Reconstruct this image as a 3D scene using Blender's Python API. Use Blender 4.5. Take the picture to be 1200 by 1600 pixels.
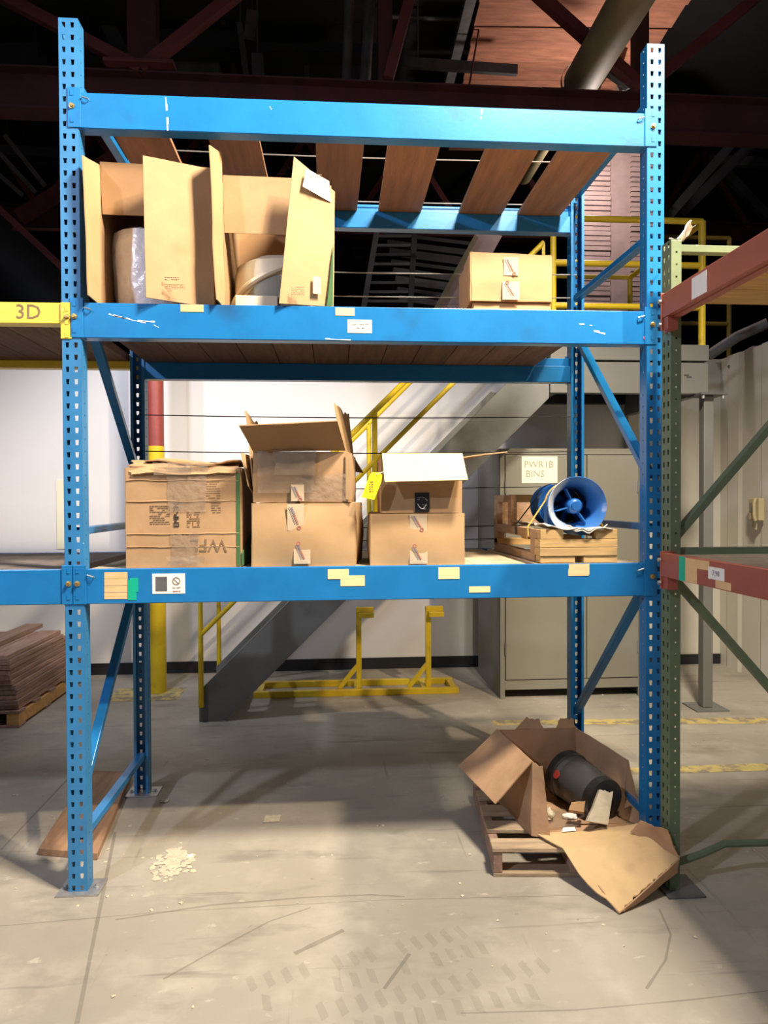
import bpy, math, random
from mathutils import Vector, Matrix, noise
PI = math.pi
C = bpy.context.scene.collection
for o in list(bpy.data.objects):
    bpy.data.objects.remove(o)
V = Vector
# ---------------------------------------------------------------- camera
CAM = V((1.1198, -3.0338, 1.6552)); YAW, PITCH, ROLL, FPX = -0.073, -0.0165, -0.0044, 1099.4
fw = V((-math.sin(YAW)*math.cos(PITCH), math.cos(YAW)*math.cos(PITCH), math.sin(PITCH)))
r0 = V((math.cos(YAW), math.sin(YAW), 0)); u0 = r0.cross(fw)
RT = r0*math.cos(ROLL) + u0*math.sin(ROLL); UP = -r0*math.sin(ROLL) + u0*math.cos(ROLL)
cd = bpy.data.cameras.new('camera'); cam = bpy.data.objects.new('camera', cd); C.objects.link(cam)
cam.matrix_world = Matrix(((RT.x, UP.x, -fw.x, CAM.x), (RT.y, UP.y, -fw.y, CAM.y), (RT.z, UP.z, -fw.z, CAM.z), (0, 0, 0, 1)))
cd.sensor_fit = 'VERTICAL'; cd.sensor_height = 36; cd.lens = 36*FPX/1600; cd.clip_start = .05
bpy.context.scene.camera = cam
# ---------------------------------------------------------------- world, lamps, exposure
w = bpy.data.worlds.new('world'); bpy.context.scene.world = w; w.use_nodes = True
w.node_tree.nodes['Background'].inputs[0].default_value = (.80, .86, 1, 1)
w.node_tree.nodes['Background'].inputs[1].default_value = .13
def lamp(name, loc, col, watts, size, target=None, spot=None, blend=.6):
    l = bpy.data.lights.new(name, 'SPOT' if spot else 'POINT'); l.color = col; l.energy = watts; l.shadow_soft_size = size
    o = bpy.data.objects.new(name, l); o.location = loc; C.objects.link(o)
    if spot:
        l.spot_size = math.radians(spot); l.spot_blend = blend
        o.rotation_euler = (V(target)-V(loc)).to_track_quat('-Z', 'Y').to_euler()
    return o
lamp('warm_bay_lamp', (5.0, -4.0, 7.2), (1, .80, .55), 3300, .10, (1.6, .3, 2.65), 42, .6)
lamp('near_bay_lamp', (2.6, -1.65, 5.4), (1, .88, .71), 2900, .30, (1.9, -.9, 0), 128, .5)
lamp('cool_bay_lamp', (-2.6, -3.8, 4.8), (.78, .83, 1), 900, .12, (-.3, .6, 0), 112, .7)
lamp('wall_bay_lamp', (-.55, 1.45, 3.5), (.84, .87, 1), 190, .08, (.0, 3.85, 1.25), 104, .6)
lamp('roof_side_lamp', (3.9, 4.2, 5.3), (1, .84, .76), 110, .1)
vs = bpy.context.scene.view_settings
vs.view_transform = 'Standard'; vs.look = 'None'; vs.gamma = 1; vs.exposure = -.52; vs.use_curve_mapping = False
# ---------------------------------------------------------------- materials
def S(r, g, b):
    f = lambda c: ((c/255+.055)/1.055)**2.4 if c > 10 else c/255/12.92
    return (f(r), f(g), f(b), 1)
def mat(name, col, rough=.6, metal=0, var=.25, scale=6, stretch=(1, 1, 1), bump=.1, bscale=40, chips=None, chip_t=.66, chip_s=14, spec=.5, rnd=0, alpha=None, coat=0, dirt=None):
    m = bpy.data.materials.new(name); m.use_nodes = True; nt = m.node_tree; N = nt.nodes; L = nt.links
    b = N['Principled BSDF']; b.inputs['Roughness'].default_value = rough; b.inputs['Metallic'].default_value = metal
    b.inputs['Specular IOR Level'].default_value = spec; b.inputs['Coat Weight'].default_value = coat
    tc = N.new('ShaderNodeTexCoord'); mp = N.new('ShaderNodeMapping'); mp.inputs['Scale'].default_value = stretch
    L.new(tc.outputs['Object'], mp.inputs[0])
    vec = mp.outputs[0]
    if rnd:
        oi = N.new('ShaderNodeObjectInfo'); ml = N.new('ShaderNodeMath'); ml.operation = 'MULTIPLY'; ml.inputs[1].default_value = 37
        L.new(oi.outputs['Random'], ml.inputs[0]); va = N.new('ShaderNodeVectorMath'); va.operation = 'ADD'
        L.new(mp.outputs[0], va.inputs[0]); L.new(ml.outputs[0], va.inputs[1]); vec = va.outputs[0]
    n = N.new('ShaderNodeTexNoise'); n.inputs['Scale'].default_value = scale; n.inputs['Detail'].default_value = 6; n.inputs['Roughness'].default_value = .62
    L.new(vec, n.inputs['Vector'])
    cr = N.new('ShaderNodeValToRGB'); L.new(n.outputs['Fac'], cr.inputs[0])
    lo = tuple(c*(1-var) for c in col[:3])+(1,); hi = tuple(min(1, c*(1+var)) for c in col[:3])+(1,)
    cr.color_ramp.elements[0].position = .3; cr.color_ramp.elements[0].color = lo
    cr.color_ramp.elements[1].position = .7; cr.color_ramp.elements[1].color = hi
    out = cr.outputs[0]
    def mixc(a, fac, colr, mode='MIX'):
        mx = N.new('ShaderNodeMix'); mx.data_type = 'RGBA'; mx.blend_type = mode
        L.new(a, mx.inputs[6]); mx.inputs[7].default_value = colr
        if isinstance(fac, float): mx.inputs[0].default_value = fac
        else: L.new(fac, mx.inputs[0])
        return mx.outputs[2]
    if rnd:
        mr = N.new('ShaderNodeMapRange'); L.new(oi.outputs['Random'], mr.inputs[0]); mr.inputs[3].default_value = 0; mr.inputs[4].default_value = rnd
        out = mixc(out, mr.outputs[0], (lo[0]*.45, lo[1]*.42, lo[2]*.4, 1))
    def thr(sc, t, wd=.03, vecs=(1, 1, 1), det=5):
        mp2 = N.new('ShaderNodeMapping'); mp2.inputs['Scale'].default_value = vecs; mp2.inputs['Location'].default_value = (sc*.37, t*9, 1.3); L.new(tc.outputs['Object'], mp2.inputs[0])
        k = N.new('ShaderNodeTexNoise'); k.inputs['Scale'].default_value = sc; k.inputs['Detail'].default_value = det; L.new(mp2.outputs[0], k.inputs['Vector'])
        r = N.new('ShaderNodeMapRange'); L.new(k.outputs['Fac'], r.inputs[0]); r.inputs[1].default_value = t; r.inputs[2].default_value = t+wd
        return r.outputs[0]
    if dirt: out = mixc(out, thr(dirt[1], dirt[2], dirt[3] if len(dirt) > 3 else .2), dirt[0])
    if chips: out = mixc(out, thr(chip_s, chip_t, .015, (1, 1, 1.0)), chips)
    L.new(out, b.inputs['Base Color'])
    if bump:
        nb = N.new('ShaderNodeTexNoise'); nb.inputs['Scale'].default_value = bscale; nb.inputs['Detail'].default_value = 4; L.new(vec, nb.inputs['Vector'])
        bp = N.new('ShaderNodeBump'); bp.inputs['Strength'].default_value = bump; bp.inputs['Distance'].default_value = .01
        L.new(nb.outputs['Fac'], bp.inputs['Height']); L.new(bp.outputs[0], b.inputs['Normal'])
    if alpha is not None: b.inputs['Alpha'].default_value = alpha
    return m
M = {}
M['blue'] = mat('blue_rack_paint', (.012, .175, .46, 1), .30, 0, .12, 5, bump=.03, chips=S(205, 214, 220), chip_t=.755, chip_s=11, dirt=((.02, .09, .22, 1), 3, .62))
M['blue_dusty'] = mat('dusty_blue_rack_paint', (.03, .19, .43, 1), .42, 0, .15, 6, bump=.04, chips=S(190, 200, 205), chip_t=.74, chip_s=20)
M['fan_blue'] = mat('fan_blue_paint', (.02, .13, .42, 1), .35, 0, .15, 8, bump=.05, chips=S(150, 165, 190), chip_t=.72)
M['fan_inner'] = mat('fan_inner_dusty_paint', (.03, .15, .45, 1), .5, 0, .15, 8, bump=.05, dirt=(S(205, 210, 215), 5, .52, .1))
M['yellow'] = mat('yellow_safety_paint', (.62, .44, .015, 1), .4, 0, .12, 6, bump=.04, dirt=((.28, .2, .03, 1), 9, .6))
M['beam_yellow'] = mat('yellow_beam_paint', (.80, .58, .06, 1), .4, 0, .08, 6, bump=.04, dirt=((.35, .26, .05, 1), 12, .66), chips=S(230, 225, 200), chip_t=.73)
M['red_rack'] = mat('red_rack_paint', (.33, .085, .055, 1), .5, 0, .12, 4, bump=.05, chips=S(200, 150, 130), chip_t=.73)
M['green'] = mat('green_rack_paint', (.13, .18, .105, 1), .5, 0, .15, 6, bump=.05, chips=S(190, 195, 170), chip_t=.73)
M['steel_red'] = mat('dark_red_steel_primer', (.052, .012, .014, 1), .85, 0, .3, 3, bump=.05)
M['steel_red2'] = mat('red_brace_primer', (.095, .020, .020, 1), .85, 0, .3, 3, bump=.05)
M['col_red'] = mat('red_column_paint', (.27, .05, .04, 1), .5, 0, .15, 3)
M['grey_steel'] = mat('grey_steel_paint', (.15, .155, .15, 1), .5, 0, .12, 4, bump=.04, dirt=((.09, .09, .085, 1), 3, .55))
M['plat_grey'] = mat('grey_platform_paint', (.15, .15, .14, 1), .5, 0, .06, 4, bump=.02)
M['cab'] = mat('grey_cabinet_paint', (.215, .205, .165, 1), .42, 0, .05, 3, bump=.02)
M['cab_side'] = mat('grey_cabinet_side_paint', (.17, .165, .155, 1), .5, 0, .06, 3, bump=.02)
M['dark'] = mat('black_gap', (.012, .012, .014, 1), .9, 0, .2, 5)
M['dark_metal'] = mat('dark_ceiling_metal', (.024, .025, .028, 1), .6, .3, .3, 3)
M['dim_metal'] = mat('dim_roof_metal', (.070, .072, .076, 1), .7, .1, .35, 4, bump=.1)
M['mid_metal'] = mat('dusty_grey_metal', (.12, .12, .12, 1), .6, .2, .35, 4, bump=.1)
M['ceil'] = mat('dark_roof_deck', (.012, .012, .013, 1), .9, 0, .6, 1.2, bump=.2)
M['galv'] = mat('galvanised_steel', (.42, .42, .42, 1), .4, .7, .2, 12)
M['brass'] = mat('brass_bolt', (.55, .38, .14, 1), .35, .8, .2, 30)
M['wire'] = mat('steel_wire', (.03, .03, .03, 1), .5, .3, .1, 30)
M['wall'] = mat('white_wall_paint', (.74, .73, .74, 1), .55, 0, .03, 1.2, bump=.03)
M['wall_r'] = mat('cream_wall_panel', (.58, .55, .47, 1), .55, 0, .05, 2, bump=.03)
M['black_base'] = mat('black_baseboard', (.012, .013, .018, 1), .5, 0, .3, 6)
M['card'] = mat('brown_cardboard', (.43, .265, .135, 1), .85, 0, .12, 4, bump=.16, bscale=14, dirt=((.36, .215, .10, 1), 5, .60))
M['card_y'] = mat('light_tan_cardboard', (.47, .30, .15, 1), .85, 0, .10, 3.5, bump=.16, bscale=12, dirt=((.42, .26, .12, 1), 6, .62))
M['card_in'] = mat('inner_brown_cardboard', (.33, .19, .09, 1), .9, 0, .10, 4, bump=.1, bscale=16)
M['card_pale'] = mat('pale_cardboard', (.82, .62, .34, 1), .85, 0, .05, 4, bump=.05)
M['card_floor'] = mat('torn_pinkish_cardboard', (.44, .265, .15, 1), .88, 0, .16, 5, bump=.35, bscale=18, dirt=((.38, .22, .12, 1), 7, .55))
M['card_flap'] = mat('yellowish_crumpled_cardboard', (.60, .41, .21, 1), .85, 0, .12, 4, bump=.3, bscale=14, dirt=((.48, .31, .16, 1), 6, .60))
M['card_edge'] = mat('cardboard_edge', (.55, .36, .20, 1), .9, 0, .3, 60, bump=.3, bscale=120)
M['tape'] = mat('clear_packing_tape', (.42, .33, .25, 1), .10, 0, .12, 14, bump=1, bscale=38, coat=1, alpha=.22)
M['white_tape'] = mat('printed_paper_tape', (.56, .44, .30, 1), .35, 0, .08, 14, bump=.15, bscale=30)
M['masking'] = mat('masking_tape', (.80, .64, .34, 1), .75, 0, .06, 20, bump=.1)
M['card_tag'] = mat('tan_card_label', (.72, .48, .24, 1), .8, 0, .08, 20, bump=.1)
M['teal'] = mat('teal_tape', (.0, .42, .26, 1), .5, 0, .05, 10)
M['green_print'] = mat('green_carton_print', (.05, .13, .045, 1), .85, 0, .15, 10)
M['ink'] = mat('black_ink', (.03, .028, .03, 1), .8, 0, .1, 10, bump=0)
M['ink_soft'] = mat('faded_ink', (.22, .14, .08, 1), .85, 0, .1, 10, bump=0)
M['ink_grey'] = mat('grey_pencil_ink', (.36, .35, .28, 1), .85, 0, .1, 10, bump=0)
M['ink_red'] = mat('red_ink', (.42, .14, .11, 1), .8, 0, .1, 10, bump=0)
M['ink_blue'] = mat('blue_ink', (.22, .21, .27, 1), .8, 0, .1, 10, bump=0)
M['paper'] = mat('white_paper', (.82, .80, .76, 1), .7, 0, .03, 10, bump=.03)
M['sign'] = mat('cream_paper_sign', (.80, .77, .60, 1), .7, 0, .03, 5, bump=.03)
M['tagyellow'] = mat('yellow_tag_paper', (.93, .80, .01, 1), .6, 0, .04, 10, bump=.05)
M['sticker_red'] = mat('pink_dot', (.8, .08, .16, 1), .5, 0, .05, 5)
M['black_tape'] = mat('black_tape', (.02, .022, .024, 1), .3, 0, .2, 20, bump=.3, bscale=50)
M['plastic'] = mat('clear_plastic_film', (.70, .73, .86, 1), .16, 0, .15, 12, bump=1, bscale=16, coat=.9)
M['bag'] = mat('white_wrapped_plastic', (.80, .82, .92, 1), .2, 0, .12, 12, bump=1, bscale=18, coat=.8)
M['foam'] = mat('white_foam_wrap', (.66, .62, .54, 1), .7, 0, .08, 20, bump=.3, bscale=30)
M['cream'] = mat('cream_plastic', (.66, .61, .48, 1), .45, 0, .05, 5, bump=.05)
M['tub_in'] = mat('grey_tub_inside', (.22, .23, .20, 1), .6, 0, .08, 5)
M['packing'] = mat('beige_packing_foam', (.50, .43, .31, 1), .8, 0, .15, 20, bump=.3, bscale=30)
M['motor'] = mat('dark_grey_housing', (.040, .040, .038, 1), .45, 0, .15, 9, bump=.05)
M['black'] = mat('black_plastic', (.012, .012, .012, 1), .45, 0, .2, 9)
M['red'] = mat('red_emblem', (.30, .03, .02, 1), .5, 0, .1, 9)
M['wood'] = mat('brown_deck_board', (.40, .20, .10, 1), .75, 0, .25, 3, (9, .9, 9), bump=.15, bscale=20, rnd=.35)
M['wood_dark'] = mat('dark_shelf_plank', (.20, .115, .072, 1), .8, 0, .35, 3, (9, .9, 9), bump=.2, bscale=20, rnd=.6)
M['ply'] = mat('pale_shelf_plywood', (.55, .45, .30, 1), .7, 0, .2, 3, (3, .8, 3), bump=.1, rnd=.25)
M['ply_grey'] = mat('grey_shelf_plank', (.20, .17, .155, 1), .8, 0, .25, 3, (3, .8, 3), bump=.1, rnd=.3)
M['lumber'] = mat('weathered_lumber', (.36, .225, .165, 1), .85, 0, .35, 4, (8, .9, 8), bump=.3, bscale=18, rnd=.5)
M['pine_x'] = mat('fresh_pine', (.66, .42, .17, 1), .7, 0, .22, 4, (1.2, 8, 14), bump=.12, rnd=.2)
M['pine_y'] = mat('pine_runner', (.46, .29, .17, 1), .75, 0, .25, 4, (8, 1.2, 14), bump=.12, rnd=.3)
M['orange_wood'] = mat('orange_pine_block', (.55, .31, .10, 1), .75, 0, .2, 4, (1, 8, 9), bump=.1)
M['pallet'] = mat('worn_pallet_wood', (.42, .31, .20, 1), .85, 0, .28, 5, (1.5, 8, 8), bump=.3, bscale=25, rnd=.3)
M['floor_board'] = mat('brown_floor_plank', (.33, .19, .11, 1), .8, 0, .25, 3, (8, 1, 8), bump=.15)
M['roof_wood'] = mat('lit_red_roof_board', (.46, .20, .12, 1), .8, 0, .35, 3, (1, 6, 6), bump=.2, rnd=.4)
M['duct'] = mat('dusty_tan_duct', (.20, .17, .09, 1), .7, 0, .2, 4, bump=.1)
M['pink_brick'] = mat('pinkish_grey_block', (.40, .30, .29, 1), .85, 0, .15, 6, bump=.2, rnd=.2)
M['beige'] = mat('beige_phone_plastic', (.45, .38, .22, 1), .5, 0, .05, 6)
M['strap'] = mat('yellow_strap', (.75, .55, .12, 1), .6, 0, .1, 20)
M['paint_line'] = mat('worn_yellow_floor_paint', (.50, .40, .15, 1), .8, 0, .25, 12, bump=.1, dirt=((.26, .22, .16, 1), 14, .47, .1))
M['scuff'] = mat('floor_scuff_dirt', (.22, .195, .16, 1), .8, 0, .35, 9, bump=.05, alpha=.3)
M['tread'] = mat('tyre_tread_dirt', (.26, .235, .19, 1), .8, 0, .4, 7, bump=.05, alpha=.12)
M['yellow_dim'] = mat('shaded_yellow_paint', (.20, .14, .02, 1), .6, 0, .2, 6)  # same yellow, darkened in the colour for the weak light at the far rail
M['debris'] = mat('pale_debris', (.56, .50, .37, 1), .85, 0, .2, 30, bump=.1)
# concrete floor
def floor_mat():
    m = bpy.data.materials.new('worn_concrete'); m.use_nodes = True; nt = m.node_tree; N = nt.nodes; L = nt.links
    b = N['Principled BSDF']; tc = N.new('ShaderNodeTexCoord')
    def nz(sc, st=(1, 1, 1), loc=(0, 0, 0), det=8, rg=.6, rot=0):
        mp = N.new('ShaderNodeMapping'); mp.inputs['Scale'].default_value = st; mp.inputs['Location'].default_value = loc; mp.inputs['Rotation'].default_value = (0, 0, rot)
        L.new(tc.outputs['Object'], mp.inputs[0]); n = N.new('ShaderNodeTexNoise'); n.inputs['Scale'].default_value = sc
        n.inputs['Detail'].default_value = det; n.inputs['Roughness'].default_value = rg; L.new(mp.outputs[0], n.inputs['Vector']); return n.outputs['Fac']
    def ramp(f, a, b_, v0=0, v1=1):
        r = N.new('ShaderNodeMapRange'); L.new(f, r.inputs[0]); r.inputs[1].default_value = a; r.inputs[2].default_value = b_; r.inputs[3].default_value = v0; r.inputs[4].default_value = v1; return r.outputs[0]
    def mix(a, c, f):
        x = N.new('ShaderNodeMix'); x.data_type = 'RGBA'
        if isinstance(a, tuple): x.inputs[6].default_value = a
        else: L.new(a, x.inputs[6])
        x.inputs[7].default_value = c; L.new(f, x.inputs[0]); return x.outputs[2]
    c = mix((.385, .35, .29, 1), (.30, .27, .225, 1), ramp(nz(.9), .35, .65))
    c = mix(c, (.46, .42, .35, 1), ramp(nz(3.5, loc=(3, 1, 0)), .5, .75, 0, .8))
    c = mix(c, (.20, .18, .15, 1), ramp(nz(2.2, (1, 2.6, 1), (7, 2, 0), rot=.3), .56, .70, 0, .6))
    c = mix(c, (.17, .15, .125, 1), ramp(nz(3, (.35, 5, 1), (2, 9, 0), 4, rot=-.12), .62, .70, 0, .55))
    c = mix(c, (.17, .15, .125, 1), ramp(nz(3, (5, .3, 1), (4, 5, 0), 4, rot=.5), .65, .72, 0, .45))
    c = mix(c, (.52, .48, .40, 1), ramp(nz(9, (1, 1.8, 1), (1, 8, 0), rot=-.4), .64, .70, 0, .6))
    c = mix(c, (.12, .105, .09, 1), ramp(nz(16, loc=(5, 5, 0)), .68, .74, 0, .6))
    L.new(c, b.inputs['Base Color'])
    L.new(ramp(nz(2.5), .3, .7, .42, .7), b.inputs['Roughness'])
    bp = N.new('ShaderNodeBump'); bp.inputs['Strength'].default_value = .18; bp.inputs['Distance'].default_value = .01
    L.new(nz(30), bp.inputs['Height']); L.new(bp.outputs[0], b.inputs['Normal'])
    return m
M['floor'] = floor_mat()

# ---------------------------------------------------------------- helpers
def P(px, py, Y):                  # point of the plane y = Y behind a pixel of the 1200x1600 photo
    d = fw + RT*((px-600)/FPX) - UP*((py-800)/FPX); return CAM + d*((Y-CAM.y)/d.y)
def PZ(px, py, Z):
    d = fw + RT*((px-600)/FPX) - UP*((py-800)/FPX); return CAM + d*((Z-CAM.z)/d.z)
def tag(o, label=None, cat=None, group=None, kind=None):
    if label: o['label'] = label
    if cat: o['category'] = cat
    if group: o['group'] = group
    if kind: o['kind'] = kind
    return o
def thing(name, label, cat, loc=(0, 0, 0), group=None):
    o = bpy.data.objects.new(name, None); o.empty_display_size = .1; C.objects.link(o); o.location = loc
    return tag(o, label, cat, group)
def offs(parent):
    t = V((0, 0, 0))
    while parent: t += V(parent.location); parent = parent.parent
    return t
class MB:
    def __init__(s): s.v = []; s.f = []
    def quad(s, *p):
        n = len(s.v); s.v += [V(q) for q in p]; s.f.append(tuple(range(n, n+len(p)))); return s
    def hexa(s, p):   # 8 pts bottom 4 (ccw) top 4
        n = len(s.v); s.v += [V(q) for q in p]
        s.f += [tuple(n+i for i in q) for q in ((3, 2, 1, 0), (4, 5, 6, 7), (0, 1, 5, 4), (1, 2, 6, 5), (2, 3, 7, 6), (3, 0, 4, 7))]; return s
    def box(s, x0, x1, y0, y1, z0, z1):
        return s.hexa([(x0, y0, z0), (x1, y0, z0), (x1, y1, z0), (x0, y1, z0), (x0, y0, z1), (x1, y0, z1), (x1, y1, z1), (x0, y1, z1)])
    def bar(s, a, b, w, h, up=(0, 0, 1)):
        a = V(a); b = V(b); d = (b-a).normalized(); sx = d.cross(V(up)).normalized()*w/2; uz = sx.normalized().cross(d)*h/2
        return s.hexa([a-sx-uz, a+sx-uz, b+sx-uz, b-sx-uz, a-sx+uz, a+sx+uz, b+sx+uz, b-sx+uz])
    def tube(s, pts, r, n=10, closed=False, caps=True):
        pts = [V(p) for p in pts]; rs = r if isinstance(r, (list, tuple)) else [r]*len(pts); base = len(s.v); prev = None
        for i, p in enumerate(pts):
            d = (pts[min(i+1, len(pts)-1)]-pts[max(i-1, 0)]).normalized()
            if prev is None:
                a = d.cross(V((0, 0, 1)));  a = d.cross(V((0, 1, 0))) if a.length < .1 else a
            else: a = prev - d*prev.dot(d)
            a.normalize(); prev = a; b = d.cross(a)
            for k in range(n): t = 2*PI*k/n; s.v.append(p+(a*math.cos(t)+b*math.sin(t))*rs[i])
        for i in range(len(pts)-1):
            for k in range(n): s.f.append((base+i*n+k, base+i*n+(k+1) % n, base+(i+1)*n+(k+1) % n, base+(i+1)*n+k))
        if caps: s.f.append(tuple(base+k for k in reversed(range(n)))); s.f.append(tuple(base+(len(pts)-1)*n+k for k in range(n)))
        return s
    def lathe(s, prof, c, axis, n=32, a0=0, a1=2*PI):
        c = V(c); ax = V(axis).normalized(); a = ax.cross(V((0, 0, 1))); a = V((1, 0, 0)) if a.length < .1 else a; a.normalize(); b = ax.cross(a)
        base = len(s.v); full = abs(a1-a0-2*PI) < 1e-4; m = n if full else n+1
        for r, h in prof:
            for k in range(m): t = a0+(a1-a0)*k/n; s.v.append(c+ax*h+(a*math.cos(t)+b*math.sin(t))*r)
        for i in range(len(prof)-1):
            for k in range(n): k2 = (k+1) % m; s.f.append((base+i*m+k, base+i*m+k2, base+(i+1)*m+k2, base+(i+1)*m+k))
        return s
    def panel(s, c, t=.005, nx=10, ny=10, cr=.004, seed=0, rag=0, bow=0, fs=5):
        # c: 4 corners a,b,c,d (ab bottom, dc top); thick crumpled sheet
        a, b, cc, d = [V(q) for q in c]; nrm = (b-a).cross(d-a).normalized(); n0 = len(s.v)
        for side in (0, 1):
            for j in range(ny+1):
                for i in range(nx+1):
                    u, v = i/nx, j/ny
                    if rag:
                        if j == ny: v -= rag*abs(noise.noise(V((i*.9, seed, 3))))*1.6
                        if i == 0: u += rag*.6*abs(noise.noise(V((j*.9, seed, 7))))
                        if i == nx: u -= rag*.6*abs(noise.noise(V((j*.8, seed, 9))))
                    p = (a*(1-u)+b*u)*(1-v)+(d*(1-u)+cc*u)*v
                    k = noise.noise(p*fs+V((seed*3.1, 0, 0)))*cr + noise.noise(p*fs*2.7+V((0, seed, 0)))*cr*.45 + bow*4*math.sin(PI*u)*math.sin(PI*v)*.25
                    s.v.append(p+nrm*(k+(t/2 if side else -t/2)))
        W = nx+1; K = W*(ny+1)
        for j in range(ny):
            for i in range(nx):
                q = n0+j*W+i; s.f.append((q, q+W, q+W+1, q+1)); q += K; s.f.append((q, q+1, q+W+1, q+W))
        ring = [j for j in range(nx)]+[nx+W*j for j in range(ny)]+[W*ny+nx-i for i in range(nx)]+[W*(ny-j) for j in range(ny)]
        for i in range(len(ring)):
            q, r = n0+ring[i], n0+ring[(i+1) % len(ring)]; s.f.append((q, r, r+K, q+K))
        return s
    def build(s, name, m, parent=None, smooth=False, bevel=0, solid=0, label=None, kind=None):
        me = bpy.data.meshes.new(name); o_ = offs(parent); me.from_pydata([tuple(q-o_) for q in s.v], [], s.f); me.update()
        me.materials.append(M[m] if isinstance(m, str) else m)
        if smooth:
            for p in me.polygons: p.use_smooth = True
            try: me.set_sharp_from_angle(angle=math.radians(38))
            except Exception: pass
        o = bpy.data.objects.new(name, me); C.objects.link(o)
        if parent: o.parent = parent
        if solid: k = o.modifiers.new('s', 'SOLIDIFY'); k.thickness = solid; k.offset = 0
        if bevel: k = o.modifiers.new('b', 'BEVEL'); k.width = bevel; k.segments = 2; k.limit_method = 'ANGLE'
        if label: o['label'] = label
        if kind: o['kind'] = kind
        return o
def solo(mb, name, m, label, cat, group=None, loc=None, **k):   # a thing that is one mesh, origin at loc
    o = mb.build(name, m, **k)
    if loc is not None:
        for v in o.data.vertices: v.co -= V(loc)
        o.location = loc
    return tag(o, label, cat, group)
def text(s, size, org, xdir, updir, m, parent, name='lettering', ext=.0004, align='CENTER', off=0):
    cu = bpy.data.curves.new('t', 'FONT'); cu.body = s; cu.size = size; cu.extrude = ext; cu.align_x = align; cu.align_y = 'CENTER'; cu.resolution_u = 2; cu.offset = off
    t = bpy.data.objects.new('t', cu); C.objects.link(t); bpy.context.view_layer.update()
    me = bpy.data.meshes.new_from_object(t); bpy.data.objects.remove(t)
    X = V(xdir).normalized(); Y = V(updir).normalized(); Z = X.cross(Y); o_ = V(org)-offs(parent)
    me.transform(Matrix(((X.x, Y.x, Z.x, o_.x), (X.y, Y.y, Z.y, o_.y), (X.z, Y.z, Z.z, o_.z), (0, 0, 0, 1))))
    me.materials.clear(); me.materials.append(M[m]); o = bpy.data.objects.new(name, me); C.objects.link(o); o.parent = parent; return o

# ================================================================ SETTING
FL = tag(MB().quad((-9, -7, 0), (9, -7, 0), (9, 12, 0), (-9, 12, 0)).build('floor', 'floor'), kind='structure')
def fline(name, pts, z=.0012, m='paint_line'):
    mb = MB(); n = len(pts); mb.v = [V((p[0], p[1], z)) for p in pts]; mb.f = [tuple(range(n))]; return mb.build(name, m, FL)
fline('paint_line', [PZ(770, 1126, 0), PZ(770, 1133, 0), PZ(1200, 1131, 0), PZ(1200, 1121, 0)])
fline('paint_line', [PZ(905, 1203, 0), PZ(905, 1213, 0), PZ(1210, 1204, 0), PZ(1210, 1192, 0)])
fline('paint_patch', [PZ(165, 1097, 0), PZ(278, 1094, 0), PZ(292, 1074, 0), PZ(185, 1076, 0)])
fline('floor_joint', [PZ(0, 1328, 0), PZ(3, 1328, 0), PZ(108, 1217, 0), PZ(105, 1217, 0)], m='scuff')
mb = MB(); mb.box(-6, 5.05, 3.85, 3.97, 0, 3.05); tag(mb.build('wall_back', 'wall'), kind='structure')
WR = MB(); WR.box(5.0, 5.06, -1.6, 3.9, 0, 3.05); WRo = tag(WR.build('wall_right', 'wall_r'), kind='structure')
for k in range(9):   # raised ribs of the wall panels
    y = 3.72-k*.55; MB().hexa([(5.0, y-.34, .0), (4.982, y-.30, .0), (4.982, y-.12, 0), (5.0, y-.08, 0), (5.0, y-.34, 3.05), (4.982, y-.30, 3.05), (4.982, y-.12, 3.05), (5.0, y-.08, 3.05)]).build('panel', 'wall_r', WRo)
def pstrip(pts, w_, m='scuff', name='scuff_mark'):
    mb = MB(); q = [PZ(x, y, .0008) for x, y in pts]
    for i in range(len(q)-1):
        n = 6
        for k in range(n):
            a = q[i].lerp(q[i+1], k/n); b = q[i].lerp(q[i+1], (k+1)/n); d = (b-a).cross(V((0, 0, 1))).normalized()
            wa = w_*(.6+.6*abs(noise.noise(a*9))); wb = w_*(.6+.6*abs(noise.noise(b*9))); mb.quad(a+d*wa, b+d*wb, b-d*wb, a-d*wa)
    return mb.build(name, m, FL)
pstrip([(180, 1437), (330, 1414), (480, 1402), (580, 1398), (632, 1401)], .007)
pstrip([(255, 1530), (330, 1488), (420, 1440), (485, 1418)], .006)
pstrip([(460, 1490), (537, 1453)], .014)
pstrip([(1030, 1420), (1048, 1460), (1040, 1500), (1010, 1545)], .006)
pstrip([(0, 1447), (250, 1425), (600, 1406), (940, 1398)], .003)
pstrip([(720, 1583), (900, 1578), (1080, 1562), (1200, 1548)], .004)
pstrip([(600, 1545), (640, 1490)], .010); pstrip([(180, 1300), (150, 1450), (120, 1600)], .010)
for (xa, ya), (xb, yb), nn in (((390, 1555), (770, 1460), 15), ((500, 1600), (880, 1520), 13)):
    mb = MB(); p0 = PZ(xa, ya, .0006); p1 = PZ(xb, yb, .0006); d = (p1-p0).normalized(); e = V((-d.y, d.x, 0)); rr = random.Random(nn)
    for k in range(nn):
        for sd in (-1, 1):
            c = p0.lerp(p1, (k+.25*sd)/nn)+e*.055*sd; a = d*.013+e*.008*sd; b = e*.038*sd-d*.004
            if rr.random() < .85: mb.quad(c-a-b, c+a-b, c+a+b, c-a+b)
    mb.build('tyre_mark', 'tread', FL)
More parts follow.
